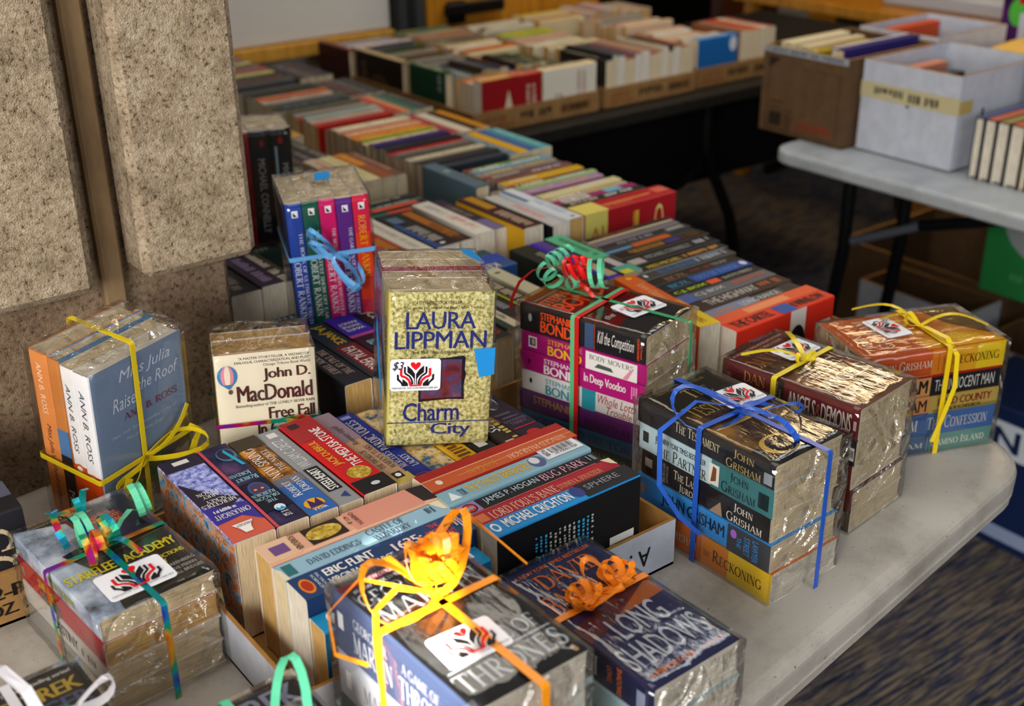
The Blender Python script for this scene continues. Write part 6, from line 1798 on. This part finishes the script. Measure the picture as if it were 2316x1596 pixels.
def far_table_goods():
    rng = random.Random(11)
    z = .0035
    mk = lambda a: [('front', [('w', .36, .38, .62, .72, '#2a2018', a), ('r', .68, .3, .92, .68, '#6a4a2a'), ('w', .70, .36, .90, .62, '#2c2018', a + 1), ('w', .06, .5, .26, .72, '#8a4a2a', a + 2), ('w', .06, .2, .32, .4, '#8a4a2a', a + 3)])]
    boxes = [(1.575, 2.225, 1.955, 2.50), (1.975, 2.225, 2.29, 2.50), (2.305, 2.235, 2.62, 2.51)]
    nm = ['nearest the white board', 'in the middle of the front row', 'nearest the white cartons']
    for i, b in enumerate(boxes):
        tray('cardboard_tray', 'brown tray on the dark far table, %s' % nm[i], *b, .052, 'board_brown', 'board_inside', marks=mk(i * 5 + 3))
    back = [(1.575, 2.515, 1.955, 2.76), (1.975, 2.515, 2.29, 2.76), (2.305, 2.525, 2.62, 2.76)]
    for i, b in enumerate(back):
        tray('cardboard_tray', 'brown tray, second row of the far table, %s' % nm[i].replace('in the middle of the front row', 'in the middle'), *b, .052, 'board_brown', 'board_inside')
    # first front tray: green cover to the left, red and cream covers to the front, spines lying both ways
    grp = 'books on the dark far table'
    row('E', 1.605, 2.232, z, [
        spec('#b84a3a', .030, [('r', 0, 0, .5, 1, '#c8a060'), ('w', .55, .3, .95, .7, '#d0a080', 3)], lb='red book with a pale triangle', W=.118, L=.176, bc='#8a1418', pg='pages_white', bk=[('p', [(.0, .30), (1, .40), (1, .70), (.9, .72), (0, .52)][::-1], '#8a1418'), ('p', [(0, .70), (0, .42), (.75, .56)], '#c8b8a0'), ('w', .2, .1, .8, .16, '#c8b8a0', 3), ('w', .2, .2, .8, .26, '#c8b8a0', 4)]),
        g('#9aa0bc', '#c8c8d8', .018, seed=201), g('#c8a078', '#c05a2c', .02, seed=202), g('#c05a20', '#d8b090', .018, seed=203)], 'from front, left half, far tray by the board', grp)
    row('E', 1.785, 2.232, z, [spec('#d8c49a', .034, [('w', .1, .3, .9, .7, '#b0a080', 3)], lb='thick cream book', W=.118, L=.165, bc='#cfc8b8', pg='pages_cream', bk=[('w', .1, .72, .5, .78, '#5a5040', 3), ('w', .1, .64, .5, .7, '#5a5040', 4), ('w', .2, .3, .9, .36, '#a06a5a', 5), ('w', .2, .2, .9, .26, '#a06a5a', 6)]), g('#a8a838', '#7a8a30', .022, seed=204, L=.165), g('#b8683c', '#c88a5c', .02, seed=205, L=.165), g('#3a3c34', '#5a5c50', .018, seed=206, L=.165)], 'from front, right half, far tray by the board', grp)
    row('P', 1.582, 2.345, z, [spec('#244a34', .026, [('w', .1, .3, .8, .7, '#c8b898', 3)], lb='dark green hardback showing its cover', W=.122, L=.15, bc='#14402a', bk=[('w', .62, .1, .95, .2, '#a8b0a8', 3)], hard=1)] + filler(rng, 12, .022, .028, L=(.14, .15)), 'from left, back half, far tray by the board', grp)
    # middle front tray: page ends to the front
    row('P', 1.982, 2.232, z, [spec(rng.choice(PAL), rng.choice((.014, .02, .026, .03)), [('w', .1, .3, .8, .7, rng.choice(PAL), i)], W=rng.uniform(.108, .124), L=.18, pg=rng.choice(['pages_cream', 'pages_white', 'pages_cream']), **({'bc': '#b8901c'} if i in (7, 9) else {})) for i in range(13)], 'from left, middle front far tray', grp)
    row('E', 1.99, 2.418, z, filler(rng, 3, .02, .026, pal=['#8a6a80', '#c8b890', '#3a3430']), 'from front, back of the middle front far tray', grp)
    row('E', 2.31, 2.245, z, [spec('#3a78b0', .030, [('w', .1, .3, .8, .7, '#c8d0d8', 3)], lb='bright blue book facing the front', W=.122, L=.15, bc='#1c5c9c', bk=[('e', .8, .12, .16, .09, '#c8ccd0')])] + filler(rng, 8, .02, .028, pal=['#c8a888', '#d0b498', '#b87a70', '#c8c0b0', '#8a8478'], L=(.14, .15)), 'from front, left half, right front far tray', grp)
    row('P', 2.468, 2.245, z, [spec(c, .022, [('w', .1, .3, .8, .7, rng.choice(PAL), i)], W=.124, L=.18, pg='pages_cream') for i, c in enumerate(('#7a4a2c', '#a8785c', '#b0402c', '#c04a1c', '#c8c0a8', '#a85c50'))], 'from left, right half, right front far tray', grp)
    # second row
    row('P', 1.581, 2.53, z, [spec('#b09a70', .022, [], W=.120, L=.215, bc='#1c140e', bk=[('e', .4, .5, .2, .2, '#4a3828'), ('w', .2, .75, .8, .9, '#6a5a44', 3)], hard=1)], 'facing left, second-row far tray by the board', grp)
    row('E', 1.606, 2.522, z, filler(rng, 11, .014, .022, L=(.15, .165)), 'from front, left half, second-row far tray by the board', grp)
    row('E', 1.782, 2.522, z, filler(rng, 9, .02, .026, L=(.155, .165), pal=['#c8b890', '#a8a030', '#b8601c', '#d0c4a8', '#6a5a48', '#c8bca0']), 'from front, right half, second-row far tray by the board', grp)
    row('E', 1.985, 2.522, z, filler(rng, 10, .018, .025, pal=['#c8b890', '#8a8270', '#9a7a90', '#d0c4a8', '#a8a838', '#c89a80', '#6a6a70']), 'from front, middle second-row far tray', grp)
    row('E', 2.32, 2.532, z, filler(rng, 9, .018, .026, pal=['#d0b494', '#b86a60', '#c8c0b0', '#8a8478', '#c88a6c']), 'from front, right second-row far tray', grp)
    # third row at the back, some piled higher
    row('P', 1.575, 2.775, .002, [spec('#7a4038', .02, [], W=.115, L=.16, bc='#3a1010', hard=1)], 'facing left, far back row by the white board', grp)
    row('E', 1.60, 2.765, .002, filler(rng, 8, .016, .020, pal=['#8a7a84', '#a8948c', '#7a8488', '#a0a4b4', '#c8b8b0', '#5a5458']), 'from front, far back row by the white board', grp)
    row('E', 1.80, 2.765, .002, filler(rng, 7, .018, .024, pal=['#c8b494', '#8a7a64', '#c8a030', '#a85a30', '#5a6a50']), 'from front, far back row by the dark post', grp)
    row('E', 2.0, 2.765, .002, filler(rng, 6, .018, .026, pal=['#6a4a44', '#c8c0a8', '#7a6a68', '#b8702c', '#3a2420']), 'from front, far back row by the golden door', grp)
    row('E', 2.2, 2.765, .002, filler(rng, 6, .018, .026, pal=['#c07828', '#c8b048', '#6a6458', '#c8b890']), 'from front, far back row under the door handle', grp)
    tray('cardboard_tray', 'brown tray raised at the far back corner of the dark table', 2.39, 2.765, 2.66, 2.94, .052, 'board_brown', 'board_inside')
    row('P', 2.40, 2.770, z, filler(rng, 10, .02, .026, pal=['#a8988c', '#a0a490', '#b89a98', '#c8a868', '#c8b8a8', '#3a8a9c', '#a85a4c'], L=(.15, .16)), 'from left, far back corner tray', grp)


def right_table_goods():
    grp = 'cartons on the right table'
    # brown carton
    mk = [('left', [('r', .0, .93, 1, 1.0, '#8f959c'), ('w', .05, .945, .95, .985, '#3a3c40', 4), ('r', .08, .05, .085, .88, '#241c16'), ('r', .92, .05, .925, .88, '#241c16'), ('r', .08, .05, .92, .056, '#241c16'), ('r', .5, .80, .9, .805, '#241c16'), ('r', .06, .06, .38, .066, '#241c16'),
                    ('r', .08, .30, .40, .306, '#241c16'), ('r', .38, .06, .386, .3, '#241c16'), ('r', .12, .1, .27, .26, '#2c221a'), ('r', .31, .1, .36, .26, '#4a3424'), ('w', .52, .16, .86, .20, '#8a2c1c', 3), ('w', .46, .11, .88, .15, '#8a2c1c', 5), ('w', .12, .36, .3, .40, '#4a3626', 6), ('p', [(.09, .88), (.09, .76), (.22, .88)], '#2a2018')])]
    tray('carton', 'brown carton with black printing, left of the white carton', 2.13, 1.625, 2.43, 1.862, .195, 'board_dark', 'board_dark', marks=mk, kind='box', group=grp, w=.006)
    tr = tray('carton', 'white carton with a strip of lettered masking tape', 2.165, 1.375, 2.46, 1.612, .196, 'board_white', 'board_white', marks=[('left', [('r', -.01, .60, 1.01, .77, '#b8ac84'), ('w', .14, .65, .45, .73, '#26282c', 8), ('w', .5, .63, .82, .72, '#26282c', 9), ('e', .5, .585, .02, .014, '#1c2014')]), ('front', [('r', -.0, .60, .16, .74, '#b49a5c'), ('r', .28, .42, .31, .62, '#3a3026')])],
              kind='box', group=grp, w=.006)
    tray('carton', 'second white carton behind, with hand holes and an orange book inside', 2.452, 1.63, 2.72, 1.85, .20, 'board_white', 'board_white', kind='box', group=grp, w=.006)
    tray('carton', 'low white carton under the flat golden yellow book', 2.475, 1.25, 2.80, 1.612, .135, 'board_white', 'board_white', kind='box', group=grp, w=.006)
    bg = 'books in the cartons'
    def up(s, t, B, lb, kind='E', z=.004):
        add_book(B, place(kind, s, t, z, B), label=lb, group=bg, name='hardback_book')
    up(2.15, 1.80, spec('#cfc09a', .03, [], W=.20, L=.2, hard=1, pg='pages_cream'), 'cream hardback standing at the left of the brown carton')
    up(2.16, 1.765, spec('#c8b48c', .025, [], W=.195, L=.2, hard=1), 'buff hardback next to the cream one in the brown carton')
    up(2.16, 1.738, spec('#b89a1c', .022, [('w', .1, .2, .6, .8, '#7a2a1c', 3)], W=.188, L=.2), 'mustard yellow book in the brown carton')
    up(2.15, 1.655, spec('#2c2460', .035, [('r', 0, .7, 1, 1, '#c8c0c8')], W=.205, L=.26, hard=1), 'dark violet hardback at the right of the brown carton')
    up(2.19, 1.56, spec('#c07a60', .03, [], W=.165, L=.2, hard=1), 'coral book inside the masking tape carton')
    up(2.19, 1.515, spec('#2a2c2c', .03, [('w', .2, .2, .8, .8, '#a05a40', 4)], W=.15, L=.2), 'black book inside the masking tape carton')
    up(2.50, 1.80, spec('#c04a24', .03, [], W=.185, L=.2, hard=1), 'orange book inside the second white carton')
    up(2.50, 1.27, spec('#c8b8a4', .04, [('w', .2, .2, .8, .8, '#a05a40', 4)], W=.128, L=.25, hard=1), 'pale book inside the low white carton')
    o = add_book(spec('#d89a3c', .022, [], L=.24, W=.30, hard=1, fc='#e0b050'), frame((2.50, 1.600, .1362), (0.12, -0.99, 0), (0, 0, 1)), label='golden yellow book lying flat across the low white carton', group=bg, name='hardback_book')
    # row of hardbacks at the edge of the right table
    hc = [('#1c2430', '#3c4878', .019), ('#1d1a1c', '#b0583c', .024), ('#20242a', '#8a7a44', .026), ('#2a2420', '#b85c34', .030), ('#5a4424', '#5a4424', .014), ('#c4c8cf', '#c4c8cf', .05)]
    t = 1.335
    for i, (c, s_, th) in enumerate(hc):
        t -= th + .003
        B = spec(c, th, [('r', 0, .05, 1, .95, s_)], W=.125 if i < 5 else .11, L=.20, hard=1, pg='pages_white')
        add_book(B, place('E', 2.165, t, .0, B), label='%s hardback, %s from the carton in the front table-edge row' % (colour_name(s_), ORD[i]), group='hardbacks at the right table edge', name='hardback_book')
    t = 1.345
    for i, (c, s_, th) in enumerate([('#2a3038', '#a8b0b8', .022), ('#3a2426', '#9a6a6c', .045), ('#a8b0bc', '#b0b8c4', .018), ('#1c1a20', '#3a3840', .02), ('#a8a49c', '#b8b4ac', .02), ('#201c1a', '#b85a34', .028), ('#2a221c', '#4a4038', .03)]):
        t -= th + .002
        B = spec(c, th, [('w', .1, .2, .8, .8, s_, i)], W=.205 - .008 * (i % 3), L=.05 + .05, hard=1, pg='pages_white')
        add_book(B, place('E', 2.372, t, .0, B), label='%s tall hardback, %s from the carton, second table-edge row' % (colour_name(c), ORD[i]), group='hardbacks at the right table edge', name='hardback_book')
    # purple carton with red label
    M = Matrix.Translation((2.86, 1.215, T))
    r = empty('printed_carton', M)
    tag(r, 'purple printed carton with a red label at the end of the right table', 'box', grp)
    mb = MB()
    mb.bbox((0, 0, 0), (.24, .52, .34), '#4a1c58', .003)
    F = Face((-.0002, .52, 0), (0, -1, 0), (0, 0, 1), .52, .34)
    deco(mb, F, [('e', .05, .72, .05, .11, '#33123c'), ('e', .085, .60, .045, .10, '#4ea83c'), ('p', [(.10, .25), (.5, .2), (.55, .60), (.10, .60)], '#b8b4bc'), ('r', .085, .66, .50, .84, '#a8182a'), ('t', 'SALE', .11, .70, .46, .80, '#e0c8cc', 'B')])
    mb.build('carton_body', r)
    # wooden side table and pale things far beyond the cartons
    r = empty('wooden_table', Matrix.Translation((3.62, 2.05, 0)))
    tag(r, 'honey coloured wooden table far behind the white cartons', 'table')
    mb = MB()
    mb.bbox((0, 0, .70), (.9, 1.3, .74), 'wood_gold', .004)
    mb.build('tabletop', r)
    for x in (.04, .82):
        for y in (.04, 1.22):
            mb = MB()
            mb.bbox((x, y, 0), (x + .05, y + .05, .70), 'wood_gold', .003)
            mb.build('leg', r)
    mb = MB()
    mb.bbox((3.75, 2.25, .742), (4.05, 2.75, .80), '#b8bcc0/m', .01)
    tag(mb.build('storage_bin', None), 'pale grey flat bin on the honey coloured table', 'bin')


def floor_goods():
    grp = 'cartons under the right table'
    z = -T
    tray('carton', 'open brown carton on the carpet under the right table', 2.67, 1.48, 3.10, 2.00, .31, 'board_dark', 'board_dark', z=z, kind='box', group=grp, w=.006)
    tray('carton', 'white carton with hand holes on the carpet, before the brown one', 2.50, 1.49, 2.66, 1.80, .29, 'board_white', 'board_dark', z=z, kind='box', group=grp, w=.006,
         marks=[('left', [('r', .45, .62, .47, .78, '#6a5a44'), ('r', .53, .62, .55, .78, '#6a5a44'), ('p', [(.7, .5), (.82, .5), (.8, .68), (.74, .72)], '#6a4a30')])])
    tray('carton', 'second white carton on the carpet, nearer the table corner', 2.44, 1.10, 2.64, 1.42, .27, 'board_white', 'board_dark', z=z, kind='box', group=grp, w=.006, marks=[('left', [('e', .5, .65, .04, .09, '#4a3420')])])
    # navy carton with white lettering
    r = empty('printed_carton', Matrix.Translation((2.10, .80, 0)))
    tag(r, 'navy carton with white lettering on the carpet behind the table corner', 'box', grp)
    mb = MB()
    mb.bbox((0, 0, .0), (.24, .46, .32), '#16244a', .003)
    deco(mb, Face((-.0002, .46, 0), (0, -1, 0), (0, 0, 1), .46, .32), [('e', .16, .46, .17, .28, '#3f88b4'), ('r', .04, .66, .44, .90, '#c8d0d8'), ('t', 'ON', .10, .70, .38, .86, '#16244a', 'B'), ('r', .2, .06, .5, .16, '#8a98b8')])
    mb.build('carton_body', r)
    # green printed folder leaning in the brown carton
    mb = MB()
    mb.bbox((0, -.34, .30), (.02, .06, .62), '#2f8f4a', .002)
    deco(mb, Face((-.0002, .06, .30), (0, -1, 0), (0, 0, 1), .40, .32), [('e', .45, .62, .34, .32, '#a8b0b4'), ('w', .2, .12, .8, .2, '#5aac6c', 3)])
    o = mb.build('printed_folder', None)
    o.matrix_world = Matrix.Translation((2.66, 1.50, 0))
    tag(o, 'green folder with a pale round picture, standing in the floor carton', 'folder')
    mb = MB()
    mb.bbox((3.2, 1.9, 0), (3.5, 2.2, .55), '#8a5420/m', .006)
    tag(mb.build('carton', None), 'orange-brown closed carton far under the right table', 'box', grp)
    # dim low books on the carpet beside the cartons
    rng = random.Random(5)
    for i, c in enumerate(('#4a2f5c', '#8a8478', '#2c5a6a', '#9a9aa0', '#3a2a2a')):
        B = spec(c, .03, [('w', .1, .2, .8, .8, '#a8a090', i)], W=.16, L=.22, hard=1)
        add_book(B, place('E', 2.10, 1.42 + .036 * i, z, B), label='%s hardback, %s of the row on the carpet before the white carton' % (colour_name(c), ORD[i]), group='hardbacks on the carpet', name='hardback_book')


# ------------------------------------------------------------------ build everything
build_setting()
build_tables()
near_tray()
left_tray()
middle_trays()
bundle_testament()
bundle_angels()
bundle_reckoning()
bundle_bond()
bundle_thrones()
bundle_shadows()
bundle_academy()
bundle_charm()
bundle_rankin()
bundle_julia()
bundle_freefall()
bundle_black()
bundle_trek()
bundle_white_ribbon()
far_rows()
far_table_goods()
right_table_goods()
floor_goods()
D.objects.remove(_to)
